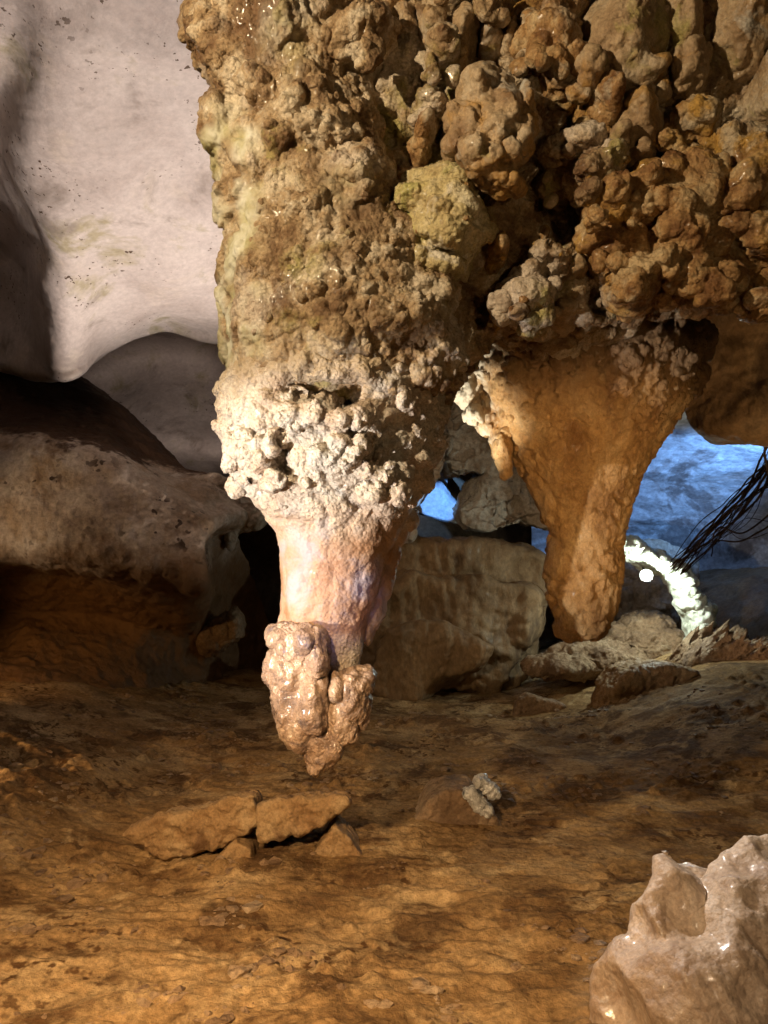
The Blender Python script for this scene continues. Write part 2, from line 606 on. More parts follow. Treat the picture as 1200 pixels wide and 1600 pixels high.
M_BOULDER = rock("smooth_boulder", (0.28, 0.18, 0.115), (0.43, 0.31, 0.215), (0.56, 0.44, 0.34), 4.0, (0.28, 0.65), 0.011, 26, wet=1.0, wet_at=0.47, spec=0.45, pits=(38, 0.004), grain=(0.7, 1.2), stains=[((0.22, 0.13, 0.075), 0.58), ((0.55, 0.47, 0.40), 0.62)], stain_scale=3.0)
M_BANK = rock("rough_bank", (0.12, 0.068, 0.035), (0.25, 0.155, 0.085), (0.40, 0.29, 0.18), 2.6, (0.55, 0.92), 0.03, 18, pits=(16, 0.02))
M_CRYSTAL = rock("white_crust", (0.45, 0.42, 0.38), (0.62, 0.60, 0.56), (0.74, 0.72, 0.68), 12, (0.15, 0.5), 0.012, 50, wet=1.0, wet_at=0.4, spec=0.6, pits=(60, 0.01))
M_ROOT = rock("root_bark", (0.04, 0.026, 0.018), (0.085, 0.058, 0.04), (0.16, 0.115, 0.08), 8, (0.6, 0.9), 0.004, 60)

# ------------------------------------------------------------------ SETTING
# floor
def floor_z(x, y):
    p = np.stack([x, y, np.zeros_like(x)], 1)
    z = 0.45 * sstep(-1.2, -4.5, x) * sstep(3.0, 7.0, y)
    z += 0.55 * sstep(1.6, 4.2, x) * sstep(4.2, 7.5, y)
    z += -0.18 * sstep(8.2, 9.2, y) * sstep(-1, 0.5, x) * sstep(4.2, 3.0, x)
    z += 0.10 * fbm(p, 0.7, 3)
    return z


fx = np.concatenate([np.linspace(-9, -3.6, 50, endpoint=False), np.linspace(-3.6, 4.2, 350), np.linspace(4.22, 9, 45)])
fy = np.concatenate([np.linspace(-3, 2.3, 25, endpoint=False), np.linspace(2.3, 6.0, 290, endpoint=False), np.linspace(6.0, 10.5, 120, endpoint=False), np.linspace(10.5, 22, 50)])
gx, gy = np.meshgrid(fx, fy)
x, y = gx.ravel(), gy.ravel()
z = floor_z(x, y)
p = np.stack([x, y, z], 1)
rough = 0.35 + 0.65 * sstep(-0.25, 0.3, fbm(p, 0.8, 2, seed=5.0))
q = p * np.array((0.7, 1.5, 1.0))
z = z + rough * (0.045 * fbm(q, 2.6, 4, ridged=True) + 0.022 * fbm(q, 9, 4))
pit = sstep(0.12, 0.4, fbm(p, 1.6, 3, seed=9.0))
z = z - pit * 0.03 * np.abs(fbm(q, 14, 3, seed=3.0)) * 2
clod = sstep(-0.05, 0.35, fbm(p, 1.3, 2, seed=21.0))
z = z + 0.7 * popcorn(p * np.array((1, 1, 0)), 9.0, 4.0, 0.5, 0.45) * clod + 0.5 * popcorn(p * np.array((1, 1, 0)), 20.0, 8.0, 0.55, 0.3) * (0.25 + 0.75 * clod)
bankl = sstep(-1.7, -2.5, x) * sstep(3.6, 4.4, y) * sstep(7.0, 5.6, y)
z = z + bankl * (0.10 + 0.10 * fbm(p, 2.2, 4, ridged=True, seed=40.0) + 0.03 * fbm(p, 9, 3, ridged=True))
z = z + 0.012 * fbm(q, 7, 3, ridged=True, seed=50.0)
v = np.stack([x, y, z], 1)
i = np.arange(len(v)).reshape(gx.shape)
f = np.stack([i[:-1, :-1], i[:-1, 1:], i[1:, 1:], i[1:, :-1]], -1).reshape(-1, 4)
FLOOR_V, FLOOR_F = v, f
fo = tag(put("cave_floor", v, f, M_FLOOR), "trodden ochre mud floor of the cave", None, None, "structure")


def ground(px, py):
    """floor point under a photo pixel"""
    d = P(px, py, 1.0) - np.array(CAM)
    t = 1.7 / max(-d[2], 1e-3)
    for _ in range(12):
        h = np.array(CAM) + d * t
        t = (CAM.z - floor_z(np.array([h[0]]), np.array([h[1]]))[0]) / -d[2]
    return np.array(CAM) + d * t, t


# left ceiling, smooth with scalloped hollows
C = [
    # px:  -420          -120            20             90              170             260             350             480             720
    [(-900, -700, 3.2), (-400, -700, 3.4), (-150, -700, 3.4), (0, -700, 3.5), (170, -700, 3.5), (330, -700, 3.5), (500, -700, 3.5), (800, -700, 3.5), (1500, -700, 3.5)],
    [(-600, -250, 4.2), (-250, -250, 4.4), (-50, -250, 4.4), (60, -250, 4.4), (170, -250, 4.4), (280, -250, 4.4), (400, -250, 4.5), (600, -250, 4.7), (1100, -250, 4.9)],
    [(-480, 0, 5.2), (-180, 0, 5.2), (0, 0, 5.2), (80, 0, 5.1), (170, 0, 5.1), (270, 0, 5.2), (370, 0, 5.3), (520, 0, 5.5), (800, 0, 5.8)],
    [(-440, 180, 6.4), (-140, 180, 6.4), (-20, 170, 6.6), (60, 180, 6.05), (170, 180, 6.1), (265, 180, 6.2), (360, 180, 6.4), (500, 180, 6.6), (760, 180, 7.0)],
    [(-430, 290, 8.6), (-130, 290, 8.3), (-25, 262, 8.0), (48, 288, 6.95), (165, 300, 7.0), (262, 300, 7.2), (355, 300, 7.3), (490, 300, 7.6), (740, 300, 8.0)],
    [(-430, 400, 10.0), (-130, 400, 9.8), (20, 385, 9.0), (84, 400, 7.75), (160, 405, 7.9), (260, 410, 8.1), (350, 410, 8.3), (485, 420, 8.6), (730, 420, 9.0)],
    [(-430, 470, 10.4), (-130, 480, 10.2), (20, 480, 9.6), (90, 495, 8.4), (160, 485, 8.7), (255, 468, 8.9), (348, 475, 9.1), (482, 480, 9.4), (725, 480, 9.8)],
    [(-430, 520, 10.5), (-130, 520, 10.2), (25, 545, 9.6), (95, 572, 8.9), (165, 540, 9.3), (250, 505, 9.6), (345, 512, 9.8), (480, 515, 10.0), (720, 515, 10.4)],
    [(-430, 560, 10.6), (-130, 560, 10.3), (25, 578, 9.8), (110, 592, 9.2), (172, 545, 9.8), (248, 517, 10.0), (345, 526, 10.2), (480, 525, 10.4), (720, 525, 10.8)],
    [(-430, 540, 11.8), (-130, 550, 11.6), (25, 560, 11.2), (115, 560, 11.4), (185, 520, 11.4), (248, 495, 11.6), (345, 500, 11.8), (480, 500, 12.0), (720, 500, 12.2)],
]
v, f = sheet(C, 220, 240)
n, f = toward_cam(v, f)
v = v + n * (0.16 * fbm(v, 0.7, 3) + 0.05 * worley(v, 1.3)[0] + 0.012 * fbm(v, 5, 3))[:, None]
tag(put("cave_ceiling", v, f, M_CEIL), "smooth pinkish white scalloped limestone ceiling", None, None, "structure")
ceil_bvh = BVHTree.FromPolygons([tuple(q) for q in v], f.tolist())

# hollow behind the ceiling lip
C = [
    [(0, 470, 11.3), (130, 480, 11.4), (230, 470, 11.6), (340, 470, 11.8), (480, 470, 12), (760, 470, 12.4)],
    [(20, 540, 13.0), (140, 545, 13.0), (235, 540, 13.2), (340, 540, 13.3), (480, 540, 13.4), (740, 540, 13.8)],
    [(40, 600, 13.6), (160, 592, 13.6), (240, 578, 13.4), (340, 588, 13.5), (480, 590, 13.6), (730, 600, 14.0)],
    [(60, 660, 12.9), (180, 650, 12.7), (245, 640, 12.6), (340, 650, 12.7), (480, 660, 12.9), (720, 670, 13.4)],
    [(80, 740, 12.6), (200, 730, 12.3), (255, 710, 12.2), (340, 715, 12.2), (470, 740, 12.6), (700, 740, 13.4)],
    [(80, 800, 14.0), (200, 790, 14.0), (260, 770, 14.0), (345, 780, 14.0), (470, 800, 14.0), (700, 800, 14.4)],
]
v, f = sheet(C, 160, 170)
n, f = toward_cam(v, f)
v = v + n * (0.06 * fbm(v, 0.8, 3) + 0.015 * fbm(v, 4, 3))[:, None]
tag(put("cave_ceiling_hollow", v, f, M_CEIL), "pale rounded hollow in the ceiling behind the lip", None, None, "structure")

# left wall, a bulging overhung shelf
C = [
    [(-420, 400, 13.2), (-150, 465, 13), (0, 525, 13), (90, 572, 13), (165, 618, 13), (240, 688, 13), (305, 750, 13), (400, 770, 12), (430, 800, 12)],
    [(-420, 420, 11.4), (-150, 480, 11.3), (0, 545, 11.2), (85, 596, 11.2), (165, 626, 11.2), (240, 690, 11.0), (300, 752, 10.8), (395, 782, 10), (425, 806, 10.2)],
    [(-430, 580, 9.8), (-160, 600, 9.7), (0, 632, 9.6), (85, 662, 9.5), (172, 690, 9.5), (255, 740, 9.6), (328, 752, 9.5), (392, 792, 9.8), (420, 810, 10)],
    [(-430, 660, 9.2), (-160, 670, 9.0), (0, 690, 8.7), (82, 700, 8.6), (170, 715, 8.6), (260, 766, 8.7), (325, 796, 8.9), (388, 800, 9.4), (412, 814, 9.7)],
    [(-430, 770, 8.8), (-160, 770, 8.7), (0, 775, 8.4), (82, 778, 8.3), (168, 780, 8.3), (258, 800, 8.4), (322, 812, 8.6), (370, 815, 9.2), (400, 822, 9.6)],
    [(-430, 850, 8.7), (-160, 850, 8.5), (0, 845, 8.25), (82, 850, 8.1), (168, 862, 8.1), (256, 872, 8.2), (312, 862, 8.4), (322, 840, 9.0), (380, 828, 9.7)],
    [(-430, 890, 8.8), (-160, 885, 8.6), (0, 872, 8.4), (82, 880, 8.25), (168, 893, 8.25), (254, 910, 8.3), (314, 912, 8.4), (324, 880, 9.0), (372, 832, 10)],
    [(-430, 905, 9.0), (-160, 900, 8.9), (0, 890, 8.8), (82, 902, 8.8), (168, 915, 8.8), (254, 926, 8.9), (310, 930, 9.2), (328, 900, 9.9), (372, 850, 10.8)],
    [(-430, 960, 9.6), (-160, 955, 9.5), (0, 950, 9.4), (82, 955, 9.4), (168, 960, 9.4), (254, 970, 9.6), (316, 985, 10.2), (350, 960, 11), (400, 930, 11.8)],
    [(-430, 1020, 9.3), (-160, 1010, 9.2), (0, 1005, 9.1), (82, 1010, 9.0), (168, 1015, 9.2), (254, 1022, 9.6), (320, 1030, 10.4), (360, 1020, 11.2), (420, 1010, 12)],
    [(-430, 1080, 8.3), (-160, 1070, 8.3), (0, 1060, 8.3), (82, 1060, 8.5), (168, 1062, 8.8), (254, 1066, 9.4), (330, 1070, 10.4), (370, 1070, 11.2), (430, 1070, 12)],
    [(-430, 1150, 7.2), (-160, 1150, 7.2), (0, 1140, 7.3), (82, 1135, 7.6), (168, 1130, 8.2), (254, 1125, 9.0), (330, 1125, 10.2), (370, 1125, 11.2), (430, 1125, 12)],
]
v, f = sheet(C, 320, 250)
n, f = toward_cam(v, f)
rr = fbm(v, 1.2, 4, ridged=True)
lo = sstep(2.2, 1.5, v[:, 2])
v = v + n * ((0.07 + 0.10 * lo) * fbm(v, 0.8, 3) + (0.06 + 0.05 * lo) * rr + 0.035 * fbm(v, 6, 4))[:, None]
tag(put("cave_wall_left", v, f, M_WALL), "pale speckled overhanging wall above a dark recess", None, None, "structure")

# rear wall with the dark void in it
C = [
    [(-900, 300, 17), (0, 300, 17), (300, 420, 16.5), (450, 480, 16.5), (600, 560, 16.5), (800, 600, 17), (1000, 560, 17), (1400, 560, 17), (2200, 400, 17)],
    [(-900, 700, 16), (0, 700, 16), (300, 720, 15.5), (450, 740, 15.5), (600, 740, 16), (800, 740, 16), (1000, 720, 16), (1400, 720, 16), (2200, 700, 16)],
    [(-900, 850, 16), (0, 850, 16), (300, 850, 16), (450, 850, 16), (600, 850, 16), (800, 850, 16), (1000, 860, 15.5), (1400, 860, 15), (2200, 860, 15)],
    [(-900, 1000, 15), (0, 1000, 15), (300, 1000, 15), (450, 1000, 15), (600, 1000, 15), (800, 1000, 15), (1000, 1000, 14), (1400, 1000, 13), (2200, 1000, 13)],
    [(-900, 1120, 14), (0, 1120, 14), (300, 1120, 14), (450, 1120, 14), (600, 1120, 14), (800, 1120, 14), (1000, 1120, 13), (1400, 1120, 12), (2200, 1120, 12)],
]
v, f = sheet(C, 100, 160)
n, f = toward_cam(v, f)
v = v + n * (0.4 * fbm(v, 0.35, 4) + 0.1 * fbm(v, 1.6, 4))[:, None]
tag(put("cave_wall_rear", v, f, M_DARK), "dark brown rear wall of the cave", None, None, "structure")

# far right: blue-lit vault and the brown wall under it
C = [
    [(800, 560, 9.5), (930, 570, 9.5), (1050, 575, 9.3), (1200, 560, 9.0), (1400, 520, 8.5), (1800, 420, 8)],
    [(820, 660, 11.2), (930, 660, 11.2), (1050, 660, 11.0), (1200, 660, 10.7), (1400, 640, 10), (1800, 600, 9)],
    [(830, 740, 12.8), (930, 740, 12.8), (1050, 740, 12.6), (1200, 740, 12.2), (1400, 730, 11.4), (1800, 720, 10)],
    [(830, 820, 14.2), (930, 820, 14.2), (1050, 820, 13.8), (1200, 820, 13.2), (1400, 815, 12), (1800, 815, 10.5)],
    [(830, 880, 14.6), (930, 880, 14.6), (1050, 885, 14.1), (1200, 888, 13.4), (1400, 888, 12.2), (1800, 890, 10.6)],
    [(830, 915, 13.8), (930, 915, 13.8), (1050, 915, 13.2), (1200, 915, 12.4), (1400, 915, 11.4), (1800, 920, 10)],
]
v, f = sheet(C, 130, 150)
n, f = toward_cam(v, f)
v = v + n * (0.15 * fbm(v * np.array((0.6, 1, 1.6)), 0.7, 4) + 0.03 * fbm(v, 4, 4))[:, None]
tag(put("cave_ceiling_rear", v, f, M_BLUE), "rear vault of pale rock washed in blue light", None, None, "structure")
C = [
    [(1040, 895, 13.6), (1120, 890, 12.9), (1200, 885, 12.2), (1350, 885, 11.2), (1700, 885, 9.8)],
    [(1040, 925, 12.6), (1120, 920, 11.9), (1200, 918, 11.2), (1350, 915, 10.4), (1700, 915, 9)],
    [(1050, 980, 12.0), (1120, 975, 11.2), (1200, 970, 10.5), (1350, 965, 9.6), (1700, 965, 8.3)],
    [(1060, 1060, 11.6), (1120, 1060, 10.8), (1200, 1060, 10), (1350, 1060, 9), (1700, 1060, 7.8)],
    [(1060, 1140, 11.2), (1120, 1140, 10.4), (1200, 1140, 9.6), (1350, 1140, 8.6), (1700, 1140, 7.4)],
]
v, f = sheet(C, 120, 140)
n, f = toward_cam(v, f)
v = v + n * (0.12 * fbm(v, 0.9, 4) + 0.04 * fbm(v, 4, 4))[:, None]
tag(put("cave_wall_right", v, f, M_FLOW), "brown banded wall under the blue vault", None, None, "structure")

# ceiling behind the hanging mass, right
C = [
    [(700, -500, 4.6), (900, -500, 4.6), (1100, -500, 4.5), (1400, -500, 4.4), (1900, -500, 4)],
    [(720, 100, 5.6), (900, 100, 5.6), (1080, 100, 5.5), (1300, 100, 5.3), (1700, 100, 5)],
    [(740, 420, 6.4), (900, 420, 6.4), (1060, 420, 6.2), (1250, 420, 6.0), (1600, 400, 5.6)],
    [(750, 560, 6.9), (900, 570, 6.9), (1050, 570, 6.6), (1220, 560, 6.3), (1550, 540, 5.9)],
    [(760, 600, 7.2), (900, 612, 7.1), (1040, 618, 6.9), (1120, 655, 6.5), (1190, 650, 6.3), (1550, 620, 6.0)][:1] + [(900, 612, 7.1), (1060, 622, 6.9), (1160, 668, 6.5), (1500, 640, 6.1)],
    [(770, 610, 7.8), (900, 622, 7.7), (1064, 632, 7.5), (1162, 682, 7.1), (1500, 660, 6.7)],
    [(770, 580, 8.6), (900, 590, 8.6), (1060, 600, 8.6), (1165, 650, 8.4), (1500, 640, 8.0)],
]
v, f = sheet(C, 200, 200)
n, f = toward_cam(v, f)
v = v + n * (0.22 * fbm(v, 1.2, 3) + 0.06 * fbm(v, 4, 4, ridged=True))[:, None]
tag(put("cave_ceiling_right", v, f, M_FLOW), "brown ceiling lobe with a rounded lower lip", None, None, "structure")
print("setting", round(time.time() - T0, 1))

# ------------------------------------------------------------------ HANGING ROCK
def crust(v, f, a_pop=1.0, a_fine=1.0, a_low=1.0, seed=0.0, mask=None, s1=17.0, s2=38.0):
    """botryoidal cave crust: rounded knobs of two sizes and fine roughness"""
    n = normals(v, f)
    m = 1.0 if mask is None else mask
    patch = sstep(-0.25, 0.25, fbm(v, 3.0, 2, seed=seed + 3))
    low = 0.040 * fbm(v, 4.5, 3, seed=seed) + 0.022 * fbm(v, 11, 3, ridged=True, seed=seed + 5) - 0.030 * sstep(0.55, 0.9, fbm(v, 6.0, 2, ridged=True, seed=seed + 15))
    pop = (0.45 * popcorn(v, s1, seed, 0.62, 0.25) * (0.35 + 0.65 * patch) + 0.50 * popcorn(v, s2, seed + 7, 0.62, 0.1) * (0.4 + 0.6 * patch))
    d = a_low * low + m * (a_pop * pop) + a_fine * 0.006 * fbm(v, 36, 2, seed=seed + 9)
    v = v + n * np.asarray(d)[:, None]
    return v, f


def cluster(s, px, py, t, rx, ry=None, k=8, roll=0.0, sub=(0.28, 0.5), rd=None):
    ry = ry or rx
    s.pix(px, py, t, rx, ry, rd, roll)
    for _ in range(k):
        a = random.uniform(0, 2 * math.pi)
        e = math.sqrt(random.uniform(0, 0.9))
        cx, cy = e * math.cos(a) * rx, e * math.sin(a) * ry
        c, sn = math.cos(math.radians(roll)), math.sin(math.radians(roll))
        q = random.uniform(*sub) * min(rx, ry)
        dz = (rd or t / F * (rx + ry) / 2) * math.sqrt(max(0, 1 - e * e)) * 0.92
        s.pix(px + cx * c - cy * sn, py + cx * sn + cy * c, t - dz, q * random.uniform(0.8, 1.3), q * random.uniform(0.8, 1.2), None, 0, 0.25, 2)


VOX = 0.0108
base = P(650, 0, 3.9)
mass = thing("hanging_rock_mass", base, "huge knobbly brown coralloid rock mass hanging from the ceiling", "rock formation")
body_list = []


def warp(v, amp, sc, seed):
    return v + amp * np.stack([fbm(v, sc, 2, seed=seed + k * 31.7) for k in range(3)], 1)


def mass_part(name, s, mat=None, vox=VOX, sm=2, seed=0.0, parent=mass, tmax=99.0, **kw):
    v, f = s.fuse(vox, sm)
    v, f = crop(v, f, in_view(v) & (proj(v)[2] < tmax))
    v = warp(v, 0.045, 3.6, seed)
    v, f = crust(v, f, seed=seed, **kw)
    o = put(name, v, f, mat or M_MASS, parent)
    body_list.append((o, v, f))
    return o


# deep core that closes the mass to the ceiling
s = Soup()
for px, py, t, rx, ry, rd in [(520, -150, 4.2, 230, 200, .7), (760, -150, 4.3, 260, 200, .7), (1050, -150, 4.3, 300, 200, .7), (1300, -100, 4.3, 260, 260, .7),
                             (620, 150, 4.10, 170, 220, .45), (800, 170, 4.06, 200, 220, .45), (1050, 150, 4.06, 200, 200, .5), (1260, 180, 4.3, 180, 260, .5),
                             (700, 400, 4.08, 180, 170, .45), (880, 420, 4.08, 170, 130, .4), (1050, 380, 4.08, 140, 110, .4), (640, 520, 4.1, 120, 120, .4)]:
    s.pix(px, py, t, rx, ry, rd, 0, 0.25)
mass_part("core", s, M_MASS, 0.018, 2, 1.0, a_pop=0.6, a_low=1.6, tmax=4.25)

# left column
s = Soup()
rows = []
for py, xl, xr, t in [(-260, 190, 640, 4.0), (-120, 250, 610, 3.9), (0, 300, 590, 3.85), (60, 315, 585, 3.82), (120, 330, 580, 3.8), (180, 335, 590, 3.8), (260, 332, 610, 3.8), (330, 345, 640, 3.78),
                      (400, 358, 690, 3.75), (470, 355, 712, 3.72), (540, 350, 722, 3.7), (590, 352, 722, 3.7), (625, 372, 705, 3.7), (650, 420, 660, 3.72)]:
    c = P((xl + xr) / 2, py, t)
    a = (xr - xl) / 2 / F * t
    rows.append((c, a, min(a * 0.85, 0.5)))
s.loft(rows, 56)
for px, py, t, rx, ry, k, roll in [(325, 30, 3.75, 38, 40, 5, 0), (318, 80, 3.75, 18, 22, 3, 0), (352, 60, 3.6, 40, 60, 6, 10), (447, 30, 3.42, 36, 75, 0, 5), (500, 30, 3.5, 40, 60, 3, 0),
                             (390, 130, 3.48, 45, 35, 6, 20), (470, 150, 3.42, 45, 50, 6, 30), (355, 205, 3.55, 40, 55, 0, 0), (395, 245, 3.47, 42, 60, 0, -10), (440, 210, 3.44, 45, 55, 7, 20),
                             (510, 215, 3.40, 45, 45, 8, 30), (550, 280, 3.36, 50, 42, 9, 20), (380, 320, 3.52, 45, 40, 2, 0), (430, 320, 3.44, 40, 50, 7, 0), (490, 330, 3.40, 55, 60, 9, 0),
                             (560, 390, 3.36, 65, 60, 8, 0), (440, 400, 3.42, 60, 50, 8, 0), (365, 420, 3.66, 22, 50, 0, 0), (362, 500, 3.66, 22, 80, 0, 0), (400, 470, 3.5, 40, 60, 3, 0), (480, 470, 3.36, 70, 70, 9, 0),
                             (580, 490, 3.30, 80, 80, 9, 0), (660, 545, 3.36, 60, 60, 6, 0), (660, 460, 3.42, 50, 60, 6, 0), (690, 595, 3.5, 28, 28, 2, 0), (600, 570, 3.34, 70, 50, 6, 0), (470, 545, 3.40, 70, 45, 6, 0)]:
    cluster(s, px, py, t + 0.10, rx, ry, k, roll, rd=0.15)
vL, fL = s.fuse(VOX, 2)
vL, fL = crop(vL, fL, in_view(vL) & (proj(vL)[2] < 4.15))
vL = warp(vL, 0.05, 3.2, 77.0)
px_, py_, t_ = proj(vL)
flank = sstep(430, 380, px_) * sstep(140, 220, py_) * sstep(640, 590, py_)
vL, fL = crust(vL, fL, 1.1, 0.9, 0.65, 2.0, mask=1 - 0.85 * flank)
column = put("column", vL, fL, M_MASS, mass)
px_, py_, t_ = proj(vL)
cal = np.clip(flank * 1.1 + 0.9 * bump(px_, py_, 447, 30, 34, 75) + 0.7 * bump(px_, py_, 545, 285, 36, 30), 0, 1)
cal = cal * sstep(-0.3, 0.15, fbm(vL, 5.0, 3, seed=6.0))
at = column.data.attributes.new("neck", 'FLOAT', 'POINT')
at.data.foreach_set("value", cal.astype(np.float32))
body_list.append((column, vL, fL))

# single lumps and lobes, each a part of the mass
lumps = [
    # name, px, py, t, rx, ry, k, roll, material
    ("lobe", 555, 90, 3.50, 62, 34, 6, -20, M_MASS), ("lobe", 600, 40, 3.7, 40, 50, 3, 10, M_MASS2),
    ("knob", 695, 10, 3.55, 30, 36, 2, 0, M_MASS2), ("knob", 672, 62, 3.52, 22, 32, 1, 30, M_MASS), ("knob", 722, 66, 3.50, 22, 30, 0, 0, M_MASS2), ("knob", 765, 15, 3.55, 42, 34, 4, 0, M_MASS),
    ("knob", 762, 88, 3.55, 20, 32, 1, 0, M_MASS2), ("knob", 688, 112, 3.50, 32, 24, 5, 0, M_MASS), ("knob", 716, 125, 3.52, 13, 26, 0, -10, M_MASS2), ("knob", 792, 82, 3.55, 16, 30, 1, 15, M_MASS),
    ("lobe", 858, 30, 3.55, 52, 42, 6, 0, M_MASS2), ("lobe", 850, 95, 3.46, 50, 40, 8, 30, M_MASS2), ("lobe", 880, 130, 3.46, 38, 40, 3, 0, M_MASS2), ("knob", 818, 70, 3.5, 22, 30, 4, 0, M_MASS),
    ("knob", 660, 225, 3.50, 17, 22, 4, 0, M_MASS2), ("knob", 668, 185, 3.50, 22, 20, 3, 0, M_MASS),
    ("facet", 688, 350, 3.42, 62, 82, 10, -32, M_FACET), ("knob", 772, 402, 3.45, 14, 18, 1, 0, M_MASS2), ("knob", 690, 430, 3.42, 26, 30, 5, 0, M_MASS),
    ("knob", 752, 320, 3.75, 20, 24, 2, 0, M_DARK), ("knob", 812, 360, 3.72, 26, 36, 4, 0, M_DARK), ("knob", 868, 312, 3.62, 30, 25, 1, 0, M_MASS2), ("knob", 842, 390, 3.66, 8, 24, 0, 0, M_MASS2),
    ("lobe", 845, 430, 3.60, 48, 26, 6, 15, M_MASS), ("knob", 890, 428, 3.55, 20, 16, 0, 0, M_MASS2), ("lobe", 815, 475, 3.55, 42, 40, 8, 0, M_MASS), ("knob", 878, 500, 3.66, 21, 17, 1, 0, M_MASS2), ("knob", 775, 505, 3.62, 16, 14, 1, 0, M_MASS2),
    ("lobe", 965, 75, 3.42, 58, 92, 2, 5, M_MASS), ("lobe", 930, 185, 3.44, 30, 36, 5, 0, M_MASS2), ("lobe", 985, 215, 3.42, 38, 70, 2, 5, M_MASS2), ("knob", 986, 268, 3.36, 19, 22, 0, 0, M_MASS2),
    ("lobe", 1048, 50, 3.46, 34, 66, 1, 5, M_MASS2), ("lobe", 1055, 140, 3.5, 40, 50, 2, 0, M_MASS2), ("lobe", 1068, 212, 3.42, 48, 32, 4, 0, M_MASS2),
    ("spur", 890, 252, 3.42, 44, 20, 3, 12, M_MASS), ("lobe", 930, 285, 3.38, 40, 40, 6, 20, M_MASS), ("knob", 942, 328, 3.34, 30, 34, 6, 0, M_MASS2), ("knob", 985, 310, 3.36, 28, 20, 5, 0, M_MASS2),
    ("lobe", 960, 390, 3.44, 46, 50, 9, 0, M_MASS2), ("knob", 985, 345, 3.38, 28, 30, 6, 0, M_MASS2), ("lobe", 985, 448, 3.40, 36, 36, 9, 0, M_MASS2),
    ("lobe", 1052, 320, 3.38, 56, 82, 12, 0, M_MASS2), ("lobe", 1048, 405, 3.36, 56, 46, 10, 0, M_MASS2), ("knob", 1040, 458, 3.42, 22, 20, 4, 0, M_MASS2), ("lobe", 1105, 455, 3.40, 38, 38, 8, 0, M_MASS2),
    ("lobe", 1140, 290, 3.40, 52, 70, 12, 0, M_MASS2), ("lobe", 1165, 390, 3.40, 62, 66, 12, 0, M_MASS2), ("lobe", 1215, 300, 3.45, 50, 80, 8, 0, M_MASS2), ("lobe", 1195, 460, 3.42, 40, 40, 8, 0, M_MASS2), ("lobe", 1270, 420, 3.45, 60, 80, 10, 0, M_MASS2),
    ("lobe", 1135, 50, 3.46, 50, 100, 0, -12, M_MASS), ("lobe", 1195, 150, 3.42, 34, 60, 0, 0, M_MASS), ("lobe", 1200, 20, 3.5, 60, 80, 1, 0, M_MASS), ("lobe", 1270, 120, 3.5, 60, 120, 3, 0, M_MASS),
]
for k, (nm, px, py, t, rx, ry, kk, roll, mt) in enumerate(lumps):
    s = Soup()
    cluster(s, px, py, t + 0.165, rx, ry, kk, roll, rd=(0.36 if rx > 26 else 0.26) * 0.8)
    # root it into the mass behind
    s.pix(px, py - ry * 0.3, t + 0.36, rx * 0.7, ry * 0.7, 0.26)
    mass_part(nm, s, M_LOBE if kk <= 2 and rx > 18 else mt, 0.0098 if rx > 26 else 0.0082, 2, 10.0 + k, tmax=t + 0.26, a_pop=0.9 if kk > 2 else 0.25, a_low=0.5 if rx > 26 else 0.35)

# fist-like cluster of drip knobs
s = Soup()
s.pix(765, 205, 3.50, 66, 62, 0.26)
s.pix(755, 150, 3.46, 42, 34, 0.18, 0)
for px, py, rx, ry, dt in [(735, 195, 16, 40, 0), (770, 205, 22, 26, -.03), (790, 180, 20, 30, -.02), (812, 215, 20, 30, .02), (745, 235, 22, 24, -.03), (770, 245, 20, 26, -.03), (795, 240, 16, 24, 0),
                           (716, 190, 18, 40, .03), (712, 230, 16, 20, .03), (775, 275, 24, 20, .02), (795, 288, 22, 14, .04), (752, 268, 14, 18, .02), (820, 170, 14, 24, .03), (832, 190, 12, 16, .04),
                           (745, 135, 10, 24, .02), (820, 155, 8, 26, .03)]:
    s.pix(px, py, 3.30 + dt, rx, ry, 0.09, random.uniform(-15, 15))
mass_part("fist_knob", s, M_LOBE, 0.0085, 2, 99.0, a_pop=0.6, a_low=0.6)
print("mass", round(time.time() - T0, 1))

# ------------------------------------------------------------------ NEAR STALACTITE
T1 = 3.62
s = Soup()
rows = []
prof = [(520, 420, 660, .9), (565, 380, 690, .92), (600, 352, 702, .98), (640, 344, 690, .95), (680, 350, 686, .92), (720, 358, 678, .9), (750, 372, 664, .88), (780, 394, 648, .88), (805, 412, 640, .88), (830, 432, 626, .9),
        (860, 437, 612, .92), (900, 441, 598, .95), (935, 441, 590, .95), (960, 438, 578, .95), (985, 434, 570, .9), (1020, 440, 566, .8), (1060, 440, 560, .8), (1100, 445, 556, .75), (1130, 450, 545, .7), (1160, 460, 532, .7), (1185, 474, 515, .7), (1198, 486, 502, .7)]
for py, xl, xr, kd in prof:
    a = (xr - xl) / 2 / F * T1
    rows.append((P((xl + xr) / 2, py, T1), a, a * kd * 0.8))
s.loft(rows, 56)
R3 = random.Random(3)
